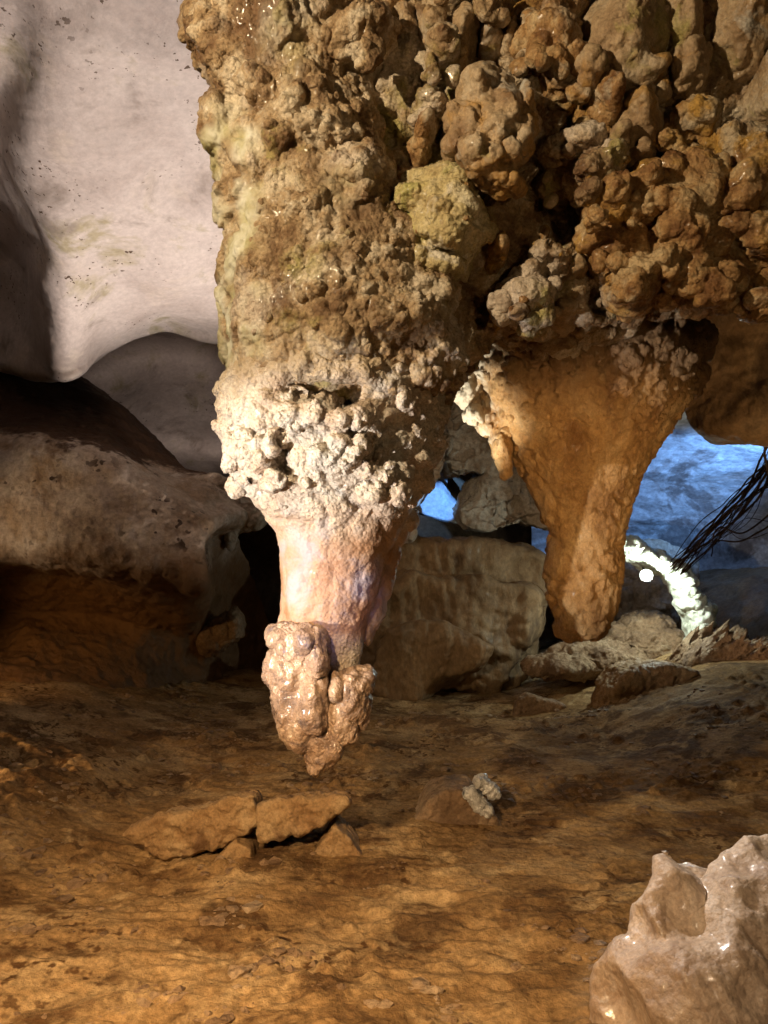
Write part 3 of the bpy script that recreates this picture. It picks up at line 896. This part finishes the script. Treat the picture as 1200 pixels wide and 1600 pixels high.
# knob band
for k in range(48):
    th = R3.uniform(math.pi * 0.98, 2.02 * math.pi)
    py = R3.uniform(612, 790)
    row = min(prof, key=lambda r: abs(r[0] - py))
    a = (row[2] - row[1]) / 2 / F * T1
    c = P((row[1] + row[2]) / 2, py, T1)
    r = R3.uniform(0.016, 0.046) * (1.0 if py < 740 else 0.75)
    if R3.random() < 0.12:
        r *= 1.3
    s.blob((c[0] + a * math.cos(th), c[1] + a * row[3] * 0.8 * math.sin(th) - 0.005, c[2]), (r, r, r * R3.uniform(0.8, 1.2)), None, 0.25, 2)
for px, py, r, dt in [(410, 700, 30, -.30), (432, 690, 20, -.33), (500, 715, 17, -.37), (520, 720, 17, -.37), (545, 710, 22, -.36), (562, 695, 14, -.36), (580, 770, 22, -.33), (620, 770, 20, -.30), (600, 740, 20, -.33), (460, 650, 24, -.38),
                      (490, 640, 22, -.40), (530, 650, 24, -.40), (560, 655, 18, -.38), (370, 690, 20, -.15), (365, 640, 22, -.14), (385, 625, 22, -.22), (420, 630, 25, -.32), (355, 665, 18, -.05), (600, 790, 16, -.28), (630, 740, 16, -.26), (575, 735, 16, -.34), (430, 750, 18, -.30), (530, 690, 20, -.38)]:
    s.pix(px, py, T1 + dt, r, r, 0.06, 0, 0.25)
# twin rear column on the right
for px, py, rx, ry in [(604, 845, 24, 50), (594, 890, 22, 50), (586, 935, 18, 50), (620, 825, 20, 30), (640, 815, 14, 16), (575, 970, 12, 40)]:
    s.pix(px, py, T1 + 0.10, rx, ry, 0.09)
v, f = s.fuse(0.0082, 2)
px_, py_, t_ = proj(v)
n = normals(v, f)
# hollow between the rim and the knob band
front = sstep(3.62, 3.45, t_)
v = v - n * (front * (0.17 * bump(px_, py_, 460, 606, 24, 14) + 0.17 * bump(px_, py_, 540, 616, 30, 16) + 0.12 * bump(px_, py_, 500, 606, 34, 10) + 0.10 * bump(px_, py_, 442, 705, 10, 26) + 0.06 * bump(px_, py_, 400, 680, 14, 8) + 0.06 * bump(px_, py_, 590, 700, 10, 16)))[:, None]
band = sstep(480, 520, py_) * sstep(850, 760, py_)
neck = sstep(800, 860, py_) * sstep(1010, 960, py_)
v, f = crust(v, f, 1.0, 0.15 + 0.85 * band, 0.2 + 0.4 * band, 31.0, mask=0.02 + 0.98 * band, s1=19, s2=42)
v = v + normals(v, f) * (neck * (0.020 * fbm(v * np.array((1, 1, 0.35)), 9, 3, seed=2) + 0.004 * fbm(v, 40, 2)) + (1 - neck) * 0.004 * fbm(v, 60, 2))[:, None]
stal = thing("stalactite", P(500, 560, T1), "pale brightly lit stalactite with knobbly band and pointed wet tip, nearest the camera", "stalactite")
st_body = put("shaft", v, f, M_STAL, stal)
px_, py_, t_ = proj(v)
wv = 40 * fbm(v, 5, 3)
nk = sstep(755, 880, py_ + wv) * sstep(1030, 985, py_ + wv)
at = st_body.data.attributes.new("neck", 'FLOAT', 'POINT')
at.data.foreach_set("value", nk.astype(np.float32))
st_v, st_f = v, f

# the swollen tip: two lumps with a cleft between
s = Soup()
for px, py, rx, ry, t in [(468, 1010, 42, 34, 3.50), (462, 1050, 46, 50, 3.50), (470, 1100, 42, 50, 3.50), (470, 1135, 32, 34, 3.50), (430, 1048, 17, 20, 3.56), (496, 1025, 16, 44, 3.44), (445, 995, 26, 20, 3.52), (490, 1090, 24, 60, 3.45), (478, 1000, 18, 22, 3.42)]:
    s.pix(px, py, t, rx, ry, 0.11)
v, f = s.fuse(0.0065, 2)
n = normals(v, f)
g = v * np.array((1, 1, 0.45))
v = v + n * (0.020 * fbm(g, 13, 3, ridged=True) + 0.010 * fbm(v, 40, 3))[:, None]
put("tip_lobe", v, f, M_STALTIP, stal)
s = Soup()
for px, py, rx, ry, t in [(560, 1066, 24, 22, 3.52), (572, 1055, 14, 12, 3.54), (545, 1085, 24, 40, 3.48), (562, 1095, 16, 40, 3.54), (530, 1120, 26, 40, 3.50), (508, 1155, 32, 36, 3.52), (500, 1178, 22, 24, 3.54), (527, 1075, 12, 24, 3.46), (545, 1130, 14, 30, 3.52), (495, 1194, 11, 14, 3.55)]:
    s.pix(px, py, t, rx, ry, 0.10)
v, f = s.fuse(0.0065, 1)
n = normals(v, f)
g = v * np.array((1, 1, 0.45))
v = v + n * (0.016 * fbm(g, 16, 3, ridged=True, seed=4) + 0.009 * fbm(v, 42, 3))[:, None]
put("tip_lobe", v, f, M_STALTIP, stal)
print("stal1", round(time.time() - T0, 1))

# ------------------------------------------------------------------ FAR STALACTITE
T2 = 4.75
s = Soup()
rows = []
prof2 = [(380, 820, 1070), (440, 800, 1085), (480, 780, 1092), (540, 740, 1094), (590, 725, 1080), (625, 735, 1068), (660, 762, 1050), (690, 790, 1032), (720, 806, 1014), (750, 822, 998), (790, 842, 982), (825, 856, 976), (855, 859, 973), (895, 853, 971), (935, 858, 965), (965, 866, 956), (988, 872, 946), (1000, 884, 934)]
for py, xl, xr in prof2:
    a = (xr - xl) / 2 / F * T2
    rows.append((P((xl + xr) / 2, py, T2), a, a * 0.8))
s.loft(rows, 56)
R4 = random.Random(4)
for k in range(60):
    th = R4.uniform(math.pi * 0.95, 2.05 * math.pi)
    py = R4.uniform(460, 610)
    row = min(prof2, key=lambda r: abs(r[0] - py))
    a = (row[2] - row[1]) / 2 / F * T2
    c = P((row[1] + row[2]) / 2, py, T2)
    r = R4.uniform(0.03, 0.07)
    s.blob((c[0] + a * math.cos(th), c[1] + a * 0.8 * math.sin(th), c[2]), (r, r, r), None, 0.25, 2)
for px, py, rx, ry, t in [(745, 625, 26, 30, 4.7), (765, 655, 18, 26, 4.72), (780, 690, 14, 26, 4.7), (730, 600, 24, 30, 4.65), (740, 650, 14, 14, 4.6), (880, 560, 70, 40, 4.35)]:
    s.pix(px, py, t, rx, ry, 0.12)
v, f = s.fuse(0.0118, 2)
px_, py_, t_ = proj(v)
band = 0.15 + 1.45 * sstep(690, 600, py_)
v, f = crust(v, f, 1.0, 0.6, 0.7, 51.0, mask=band, s1=13, s2=26)
low = sstep(840, 880, py_)
n = normals(v, f)
v = v + n * (0.018 * fbm(v * np.array((1, 1, 0.5)), 7, 3, seed=8) * (0.4 + low) + 0.008 * fbm(v, 30, 2))[:, None]
stal2 = thing("stalactite", P(920, 480, T2), "broad rust orange stalactite with a blunt swollen end, farther back on the right", "stalactite")
put("shaft", v, f, M_STALR, stal2)
st2_v, st2_f = v, f
s = Soup()
for px, py, rx, ry in [(785, 700, 17, 22), (788, 722, 14, 20), (790, 740, 11, 11)]:
    s.pix(px, py, 4.66, rx, ry, 0.06)
v, f = s.fuse(0.007, 2)
v = v + normals(v, f) * (0.010 * fbm(v, 18, 3))[:, None]
put("side_drip", v, f, M_STALR, stal2)
print("stal2", round(time.time() - T0, 1))

# ------------------------------------------------------------------ KNOBS (cave popcorn) as parts of the formations
kn = []
for k in range(14):
    a, b = ico(3)
    v = a * (1 + 0.55 * fbm(a, 1.6, 4, 0.65, seed=k * 3.1)[:, None])
    kn.append((v, b))
KM = {}


def scatter(owner, v, f, count, rmin, rmax, mat, cond, seed):
    r = np.random.default_rng(seed)
    n = normals(v, f)
    px, py, t = proj(v)
    facing = ((np.array(CAM) - v) * n).sum(1) / np.linalg.norm(np.array(CAM) - v, axis=1)
    ok = np.nonzero(cond(px, py) & (facing > -0.1))[0]
    if len(ok) == 0:
        return
    if mat.name not in KM:
        KM[mat.name] = [mesh_from("knob", a, b, mat) for a, b in kn]
    pick = r.choice(ok, min(count, len(ok)), replace=False)
    ob = np.array(owner.matrix_basis.translation)
    for i in pick:
        me = KM[mat.name][int(r.integers(len(kn)))]
        o = bpy.data.objects.new("popcorn_knob", me)
        COL.objects.link(o)
        o.parent = owner
        q = float(rmin + (rmax - rmin) * r.random() ** 2)
        o.location = Vector(v[i] - n[i] * q * 0.5 - ob)
        o.rotation_euler = tuple(r.random(3) * 6.28)
        o.scale = (q * r.uniform(.8, 1.2), q * r.uniform(.8, 1.2), q * r.uniform(.8, 1.2))


scatter(mass, vL, fL, 150, 0.012, 0.038, M_MASS, lambda x, y: (x > 390) & (y > 120) & (y < 600) & (x < 730), 1)
ex = [(o, v, f) for o, v, f in body_list if o is not column and o.name.split('.')[0] in ("lobe", "facet")]
for j, (o, v, f) in enumerate(ex):
    scatter(mass, v, f, 6, 0.008, 0.024, M_MASS2, lambda x, y: (y > 210) & (y < 500) & (x < 1210), 100 + j)
scatter(stal, st_v, st_f, 70, 0.012, 0.040, M_STAL, lambda x, y: (y > 600) & (y < 800), 2)
scatter(stal2, st2_v, st2_f, 190, 0.012, 0.036, M_STALR, lambda x, y: (y > 500) & (y < 680), 3)


# ------------------------------------------------------------------ ROCKS ON THE FLOOR
def rock_thing(name, s, vox, mat, label, cat="rock", amp=0.02, sc=6.0, fine=0.006, sm=3, group=None, ridged=True, disp=None):
    v, f = s.fuse(vox, sm)
    v, f = crop(v, f, in_view(v, 420, 200))
    n = normals(v, f)
    sd = random.uniform(0, 90)
    v = v + n * (amp * fbm(v, sc, 4, ridged=ridged, seed=sd) + fine * fbm(v, sc * 5, 3, seed=sd))[:, None]
    if disp is not None:
        v = disp(v, f)
    b = np.array(((v[:, 0].min() + v[:, 0].max()) / 2, (v[:, 1].min() + v[:, 1].max()) / 2, v[:, 2].min()))
    return tag(put(name, v, f, mat, None, b), label, cat, group)


# boulder, lower right
def hull(s, pts):
    bm = bmesh.new()
    for px, py, t in pts:
        bm.verts.new(P(px, py, t))
    r = bmesh.ops.convex_hull(bm, input=bm.verts)
    bmesh.ops.delete(bm, geom=list({e for e in r['geom_interior'] if isinstance(e, bmesh.types.BMVert)}), context='VERTS')
    bm.verts.index_update()
    bm.verts.ensure_lookup_table()
    s.add(np.array([x.co[:] for x in bm.verts]), [[x.index for x in fc.verts] for fc in bm.faces])
    bm.free()


s = Soup()
low = [(925, 1780, 2.75), (1060, 1800, 2.5), (1300, 1800, 2.5), (1480, 1780, 2.8), (1440, 1700, 3.4), (1000, 1650, 3.3)]
hull(s, low + [(932, 1600, 2.78), (938, 1505, 2.85), (972, 1480, 2.88), (1000, 1440, 2.85), (1030, 1500, 2.62), (1080, 1540, 2.5), (1130, 1620, 2.44), (1190, 1500, 2.55), (1260, 1560, 2.5), (1120, 1430, 2.75), (1350, 1560, 2.7), (1180, 1400, 3.1)])
hull(s, [(1036, 1316, 2.98), (1014, 1345, 2.95), (1058, 1342, 2.95), (1106, 1368, 3.02), (1112, 1440, 2.8), (1095, 1372, 3.2), (1003, 1395, 2.92), (992, 1450, 2.88), (1070, 1372, 2.93), (1080, 1440, 2.78), (1030, 1500, 2.66), (975, 1520, 2.85), (1060, 1400, 3.2), (1100, 1520, 2.62), (1020, 1500, 3.2)])
hull(s, [(1112, 1345, 2.98), (1128, 1324, 3.0), (1165, 1322, 3.0), (1200, 1308, 3.02), (1290, 1330, 3.05), (1105, 1400, 2.86), (1150, 1400, 2.76), (1220, 1420, 2.68), (1330, 1440, 2.75), (1140, 1500, 2.62), (1250, 1540, 2.55), (1080, 1480, 2.75), (1250, 1400, 3.4), (1130, 1420, 3.3), (1380, 1600, 2.8)])


def bdisp(v, f):
    v = warp(v, 0.018, 3.0, 5.0)
    n = normals(v, f)
    g = v @ np.array(Matrix.Rotation(0.7, 3, 'Y'))
    d, _ = worley(g * np.array((0.7, 1, 1.5)), 4.4, 2.0)
    d2, _ = worley(g, 9.0, 5.0)
    return v + n * (0.11 * (d - 0.5) + 0.030 * (d2 - 0.5) + 0.012 * fbm(g, 7, 3, ridged=True, seed=9) + 0.004 * fbm(v, 34, 2))[:, None]


rock_thing("boulder", s, 0.0105, M_BOULDER, "large smooth wet tan boulder with a horned top at the lower right", "boulder", 0.008, 5, 0.0025, 3, ridged=False, disp=bdisp)

# split slabs on the left
_, t = ground(320, 1354)
s = Soup()
s.prism([(190, 1305), (245, 1278), (300, 1272), (375, 1246), (398, 1243), (400, 1288), (372, 1308), (335, 1322), (290, 1334), (250, 1338), (225, 1318)], t, 0.5, -0.10)
rock_thing("rock_slab", s, 0.011, M_SLAB, "long pale ochre rock slab lying cracked on the mud floor", "rock slab", 0.035, 4.5, 0.022, 3)
s = Soup()
s.prism([(404, 1262), (440, 1251), (500, 1248), (540, 1246), (544, 1256), (520, 1274), (475, 1298), (440, 1308), (404, 1314)], t, 0.45, -0.10)
rock_thing("rock_slab", s, 0.011, M_SLAB, "darker tilted rock slab with a black gap under it, right of the long slab", "rock slab", 0.035, 4.5, 0.022, 3)
s = Soup()
s.prism([(325, 1368), (345, 1335), (366, 1316), (388, 1328), (402, 1366)], t - .05, 0.3)
rock_thing("stone", s, 0.009, M_SLAB, "small stone wedged under the end of the long slab", "stone", 0.012, 8, 0.006, 3)
s = Soup()
s.prism([(478, 1354), (500, 1322), (522, 1292), (546, 1312), (574, 1354)], t + .05, 0.3)
rock_thing("stone", s, 0.009, M_SLAB, "upright stone propping the right end of the darker slab", "stone", 0.012, 8, 0.006, 3)
# low hump with pale wet streaks
_, t = ground(710, 1290)
s = Soup()
s.prism([(640, 1300), (665, 1255), (700, 1238), (745, 1240), (770, 1270), (785, 1298)], t, 0.5)
rock_thing("low_rock", s, 0.012, M_BANK, "low dark rock half sunk in the mud in the middle of the floor", "rock", 0.02, 5, 0.01, 4)
for a in ([(726, 1240), (738, 1234), (768, 1268), (764, 1276), (752, 1272)], [(742, 1222), (756, 1217), (782, 1242), (780, 1250), (768, 1246)]):
    s = Soup()
    s.prism(a, t - .03, 0.12)
    rock_thing("crystal_crust", s, 0.006, M_CRYSTAL, "glinting white wet crust on the low dark rock, " + ("lower" if a[0][0] == 726 else "upper") + " of two", "mineral crust", 0.03, 12, 0.014, 1)
_, t = ground(845, 1116)
s = Soup()
s.prism([(803, 1120), (812, 1094), (826, 1087), (850, 1094), (885, 1103), (884, 1120)], t, 0.35)
rock_thing("stone", s, 0.014, M_BANK, "small flat stone alone on the floor behind the stalactites", "stone", 0.03, 5, 0.01, 2)
t = 8.45
s = Soup()
s.prism([(948, 1128), (956, 1085), (985, 1056), (1030, 1046), (1080, 1048), (1110, 1080), (1115, 1130)], t, 0.9)
rock_thing("rock", s, 0.018, M_SLAB, "rough tan rock with a pale lit top at the foot of the white arch", "rock", 0.08, 3.5, 0.035, 2)

# spiky eroded mud crest beside the arch
s = Soup()
for px, py, rx, ry in [(1110, 1060, 60, 50), (1150, 1060, 50, 40), (1085, 1050, 34, 40), (1120, 1100, 110, 50), (1200, 1110, 110, 50), (1150, 1160, 160, 60)]:
    s.pix(px, py, 9.6, rx, ry, 0.45)
_ax = np.array((0.55, 0.05, 0.62))


def spikes(v, f):
    n = normals(v, f)
    _, py, _ = proj(v)
    g = v - np.outer(v @ (_ax / np.linalg.norm(_ax)), _ax / np.linalg.norm(_ax)) * 0.8
    k = np.clip(fbm(g, 5.5, 3, ridged=True, seed=1), 0, 1) ** 1.5
    k2 = np.clip(fbm(g, 13, 2, ridged=True, seed=4), 0, 1)
    up = np.clip(n[:, 2] * 0.6 + 0.5 - 0.4 * n[:, 1], 0, 1)
    return v + (_ax * 0.52)[None, :] * (k * 0.7 + k2 * 0.35)[:, None] * (up * sstep(1130, 1040, py))[:, None]


rock_thing("eroded_mud_crest", s, 0.023, M_BANK, "fan of spiky eroded mud fins rising beside the white arch", "mud crest", 0.04, 4, 0.02, 2, disp=spikes)

# loose grit and crumbs of mud scattered on the floor
gr = np.random.default_rng(12)
fb = BVHTree.FromPolygons([tuple(x_) for x_ in FLOOR_V], FLOOR_F.tolist())
gxy = np.stack([gr.uniform(-3.2, 3.4, 26000), 2.4 + 7.5 * gr.random(26000) ** 1.6], 1)
gm = fbm(np.stack([gxy[:, 0], gxy[:, 1], 0 * gxy[:, 0]], 1), 1.5, 3, seed=9.0) + 0.7 * fbm(np.stack([gxy[:, 0], gxy[:, 1], 0 * gxy[:, 0]], 1), 5.0, 2, seed=19.0)
gxy = gxy[gm > 0.22][:5000]
iv, if_ = ico(1)
gv, gf = [], []
for j, (gx_, gy_) in enumerate(gxy):
    h = fb.ray_cast(Vector((gx_, gy_, 3)), Vector((0, 0, -1)))[0]
    if h is None:
        continue
    r_ = 0.005 + 0.035 * gr.random() ** 6
    w_ = iv * (1 + 0.35 * gr.normal(size=(len(iv), 1)).clip(-1, 1)) * np.array((1.2, 1.0, 0.6)) * r_
    gf.append(if_ + len(gv) * len(iv))
    gv.append(w_ + np.array(h[:]))
tag(put("loose_grit", np.vstack(gv), np.vstack(gf), M_BANK, smooth=False), "dark crumbs of mud and grit scattered over the floor", "grit", None, "stuff")

# ------------------------------------------------------------------ FLOWSTONE AND ARCH AT THE BACK
def drape(v, f):
    n = normals(v, f)
    v = warp(v, 0.22, 0.9, 3.0)
    return v + n * (0.06 * fbm(v * np.array((1, 1, 0.10)), 5, 3, ridged=True, seed=5) * np.clip(1.2 - np.abs(n[:, 2]) * 1.4, 0, 1))[:, None]


s = Soup()
s.prism([(480, 1080), (500, 850), (610, 852), (720, 848), (800, 852), (845, 866), (858, 905), (850, 950), (838, 1000), (825, 1040), (800, 1080)], 11.2, 1.9, -0.25, 0.95)
s.prism([(560, 1080), (580, 905), (650, 895), (760, 905), (840, 920), (846, 985), (800, 1020), (770, 1080)], 10.8, 1.0, 0.0, 1.0)
rock_thing("flowstone_bank", s, 0.034, M_FLOW, "big rounded brown flowstone bank at the back of the cave", "flowstone", 0.12, 1.6, 0.03, 30, disp=drape)
s = Soup()
s.prism([(575, 1090), (585, 1010), (600, 972), (650, 962), (700, 966), (745, 985), (775, 1012), (760, 1040), (715, 1060), (660, 1080), (630, 1100)], 10.2, 1.0, -0.35, 0.9)
rock_thing("flowstone_mound", s, 0.022, M_FLOW, "smooth draped flowstone mound in front of the bank", "flowstone", 0.04, 1.5, 0.015, 45, disp=drape)

# white arch round the lamp
s = Soup()
pts = [(930, 846, 10.7, 22), (960, 852, 10.6, 20), (985, 862, 10.5, 17), (1012, 872, 10.4, 16), (1038, 884, 10.35, 16), (1058, 902, 10.3, 18), (1075, 926, 10.25, 20), (1086, 952, 10.2, 20), (1091, 978, 10.1, 17), (1090, 1005, 10.0, 14), (1084, 1030, 9.9, 13), (1078, 1055, 9.8, 18), (1074, 1085, 9.7, 22)]
c = cr(np.array(pts, float), 40, 0)
for q in c:
    kq = random.uniform(0.68, 0.98)
    s.pix(q[0] + random.uniform(-4, 4), q[1] + random.uniform(-4, 4), q[2], q[3] * kq, q[3] * kq, 0.34, random.uniform(-30, 30), 0.35, 2)
rock_thing("rock_arch", s, 0.018, M_ARCH, "thin white rock arch glowing beside the lit lamp", "rock arch", 0.05, 3.0, 0.025, 2)
# alcove wall behind the lamp and rubble under it
s = Soup()
for px, py, rx, ry, t in [(960, 950, 60, 90, 12.6), (1020, 940, 50, 80, 12.4), (1010, 890, 70, 40, 12.6)]:
    s.pix(px, py, t, rx, ry, 0.5)
rock_thing("drapery_wall", s, 0.03, M_BACK, "grey draped rock behind the lit lamp", "rock", 0.06, 2, 0.03, 2, disp=drape)
s = Soup()
for px, py, rx, ry, t in [(1000, 1010, 80, 30, 10.9), (1010, 985, 40, 26, 11.0), (930, 1030, 70, 24, 10.5), (1030, 1020, 60, 34, 10.7), (880, 1040, 60, 14, 10.3)]:
    s.pix(px, py, t, rx, ry, 0.4)
rock_thing("rubble_mound", s, 0.02, M_BANK, "heap of brown rubble under the lamp", "rubble", 0.10, 3.5, 0.04, 1)

# pale scalloped rocks between the stalactites
s = Soup()
s.prism([(700, 640), (740, 600), (900, 600), (920, 800), (880, 826), (800, 822), (730, 828), (716, 812), (724, 780), (742, 755), (770, 735), (740, 738), (705, 745), (692, 720)], 11.4, 1.2, 0.2, 1.0)


def scallop(v, f):
    n = normals(v, f)
    g = v @ np.array(Matrix.Rotation(0.5, 3, 'Y'))
    d, _ = worley(g * np.array((0.8, 1, 1.7)), 1.1, 3.0)
    return warp(v + n * (0.30 * (d - 0.75))[:, None], 0.07, 1.5, 9.0)


rock_thing("scalloped_rock", s, 0.028, M_BACK, "pale scalloped rock seen between the two stalactites", "rock", 0.08, 2.5, 0.03, 4, disp=scallop)
s = Soup()
s.prism([(560, 700), (690, 690), (700, 720), (690, 752), (660, 758), (655, 790), (640, 800), (655, 832), (640, 845), (600, 850), (560, 840)], 10.9, 0.9, 0.1, 1.0)
rock_thing("pale_rock", s, 0.02, M_BACK, "pale rock lobes just right of the near stalactite", "rock", 0.05, 2.5, 0.015, 4, disp=scallop)
# blue-lit panel of rock
s = Soup()
s.prism([(620, 745), (690, 752), (722, 795), (718, 818), (690, 812), (620, 790)], 12.6, 0.8)
rock_thing("blue_lit_rock", s, 0.025, M_BLUE, "small wedge of rock lit bright blue beside the near stalactite", "rock", 0.02, 2, 0.01, 2)

# little drips at the edge of the dark void, left
s = Soup()
for px, py, rx, ry in [(385, 800, 26, 12), (400, 812, 14, 14), (362, 820, 12, 14), (361, 838, 7, 14), (360, 852, 4, 8), (345, 790, 30, 22), (330, 770, 40, 30)]:
    s.pix(px, py, 9.4, rx, ry, 0.15)
rock_thing("drip_rock", s, 0.016, M_BACK, "small pale dripstone hanging over the dark void left of the near stalactite", "dripstone", 0.03, 4, 0.015, 2)
s = Soup()
for px, py, rx, ry in [(350, 985, 22, 20), (368, 975, 10, 22), (330, 1000, 20, 20)]:
    s.pix(px, py, 10.2, rx, ry, 0.2)
rock_thing("stone", s, 0.02, M_BANK, "rough stone in the dark recess under the left wall", "stone", 0.08, 3, 0.03, 1)

# ------------------------------------------------------------------ LAMP
lp = P(1010, 899, 10.0)
lampo = thing("cave_lamp", lp, "round lit lamp dazzling white under the rock arch", "lamp")


def disc(c, r, d, n=28, depth=0.05):
    d = Vector(d).normalized()
    a = d.orthogonal().normalized()
    b = d.cross(a)
    ring = [(math.cos(2 * math.pi * k / n), math.sin(2 * math.pi * k / n)) for k in range(n)]
    v = [Vector(c) + a * (x * r) + b * (y * r) for x, y in ring] + [Vector(c) - d * depth + a * (x * r * .8) + b * (y * r * .8) for x, y in ring]
    f = [list(range(n)), list(range(2 * n - 1, n - 1, -1))] + [[k, k + n, (k + 1) % n + n, (k + 1) % n] for k in range(n)]
    return np.array([x[:] for x in v]), f


M_LAMP = bpy.data.materials.new("lamp_glass")
M_LAMP.use_nodes = True
bs = M_LAMP.node_tree.nodes['Principled BSDF']
bs.inputs['Emission Color'].default_value = (0.85, 1.0, 0.93, 1)
bs.inputs['Emission Strength'].default_value = 60
M_METAL = bpy.data.materials.new("lamp_housing")
M_METAL.use_nodes = True
bs = M_METAL.node_tree.nodes['Principled BSDF']
bs.inputs['Base Color'].default_value = (0.05, 0.05, 0.05, 1)
bs.inputs['Metallic'].default_value = 0.8
bs.inputs['Roughness'].default_value = 0.5
dv = Vector(CAM) - Vector(lp)
v, f = disc(lp, 0.05, dv, depth=0.02)
put("lamp_glass", v, f, M_LAMP, lampo, smooth=False)
v, f = disc(np.array(lp) - np.array(dv.normalized()) * 0.024, 0.085, dv, depth=0.12)
put("lamp_housing", v, f, M_METAL, lampo, smooth=False)
st = np.array(lp) - np.array(dv.normalized()) * 0.1
s = Soup()
s.loft([(st, 0.015, 0.015), (st + np.array((0.05, 0.30, 0.12)), 0.015, 0.015)], 10)
put("bracket", np.vstack(s.v), s.f, M_METAL, lampo)
lamp("lamp_glow", np.array(lp) + np.array(dv.normalized()) * 0.12, lp, 75, (0.88, 1.0, 0.90), radius=0.025, kind='POINT')

# ------------------------------------------------------------------ ROOTS
roots = thing("root_bundle", P(1060, 885, 7.0), "bundle of thin dark hanging roots crossing in front of the blue vault", "roots")
RR = random.Random(11)
for k in range(26):
    ax, ay, at = 1050 + RR.uniform(-8, 22), 890 + RR.uniform(-14, 8), 7.3
    bx, by, bt = 1290 + RR.uniform(-20, 20), 560 + RR.uniform(-60, 120), 6.2
    cx, cy = 1165 + RR.uniform(-12, 16), 775 + RR.uniform(-22, 26)
    pts = [P(ax, ay, at), P((ax + cx) / 2 + RR.uniform(-8, 8), (ay + cy) / 2 + RR.uniform(-8, 8), 7.1), P(cx, cy, 6.9 + RR.uniform(-.1, .1)), P((cx + bx) / 2 + RR.uniform(-14, 14), (cy + by) / 2 + RR.uniform(-10, 14), 6.6), P(bx, by, bt)]
    if k > 21:
        pts = [P(1080 + RR.uniform(0, 60), 860 + RR.uniform(-30, 10), 7.1), P(1120 + RR.uniform(0, 20), 835 + RR.uniform(-20, 20), 7.0), P(1165, 830 + RR.uniform(-20, 20), 6.9), P(1230, 790 + RR.uniform(-30, 30), 6.8), P(1320, 700, 6.6)]
    if k == 21:
        pts = [P(1188, 640, 6.6), P(1194, 690, 6.6), P(1197, 720, 6.6), P(1206, 760, 6.6), P(1230, 800, 6.6)]
    c = cr(np.array(pts), 36, 0)
    c += 0.022 * np.stack([fbm(c, 4, 2, seed=k * 5.0), fbm(c, 4, 2, seed=k * 5 + 1.0), fbm(c, 4, 2, seed=k * 5 + 2.0)], 1)
    r = 0.0045 + 0.013 * RR.random() ** 2
    v, f = [], []
    for i in range(len(c)):
        d = Vector(c[min(i + 1, len(c) - 1)] - c[max(i - 1, 0)]).normalized()
        a = d.orthogonal().normalized()
        b = d.cross(a)
        rr_ = r * (0.55 + 0.45 * i / len(c))
        for q in range(5):
            th = 2 * math.pi * q / 5
            v.append(Vector(c[i]) + a * (rr_ * math.cos(th)) + b * (rr_ * math.sin(th)))
    for i in range(len(c) - 1):
        for q in range(5):
            f.append([i * 5 + q, i * 5 + (q + 1) % 5, (i + 1) * 5 + (q + 1) % 5, (i + 1) * 5 + q])
    f += [list(range(4, -1, -1)), [(len(c) - 1) * 5 + q for q in range(5)]]
    put("root", np.array([x[:] for x in v]), f, M_ROOT, roots)
print("done", round(time.time() - T0, 1), "tris", sum(len(m.loops) - 2 * len(m.polygons) for m in bpy.data.meshes))
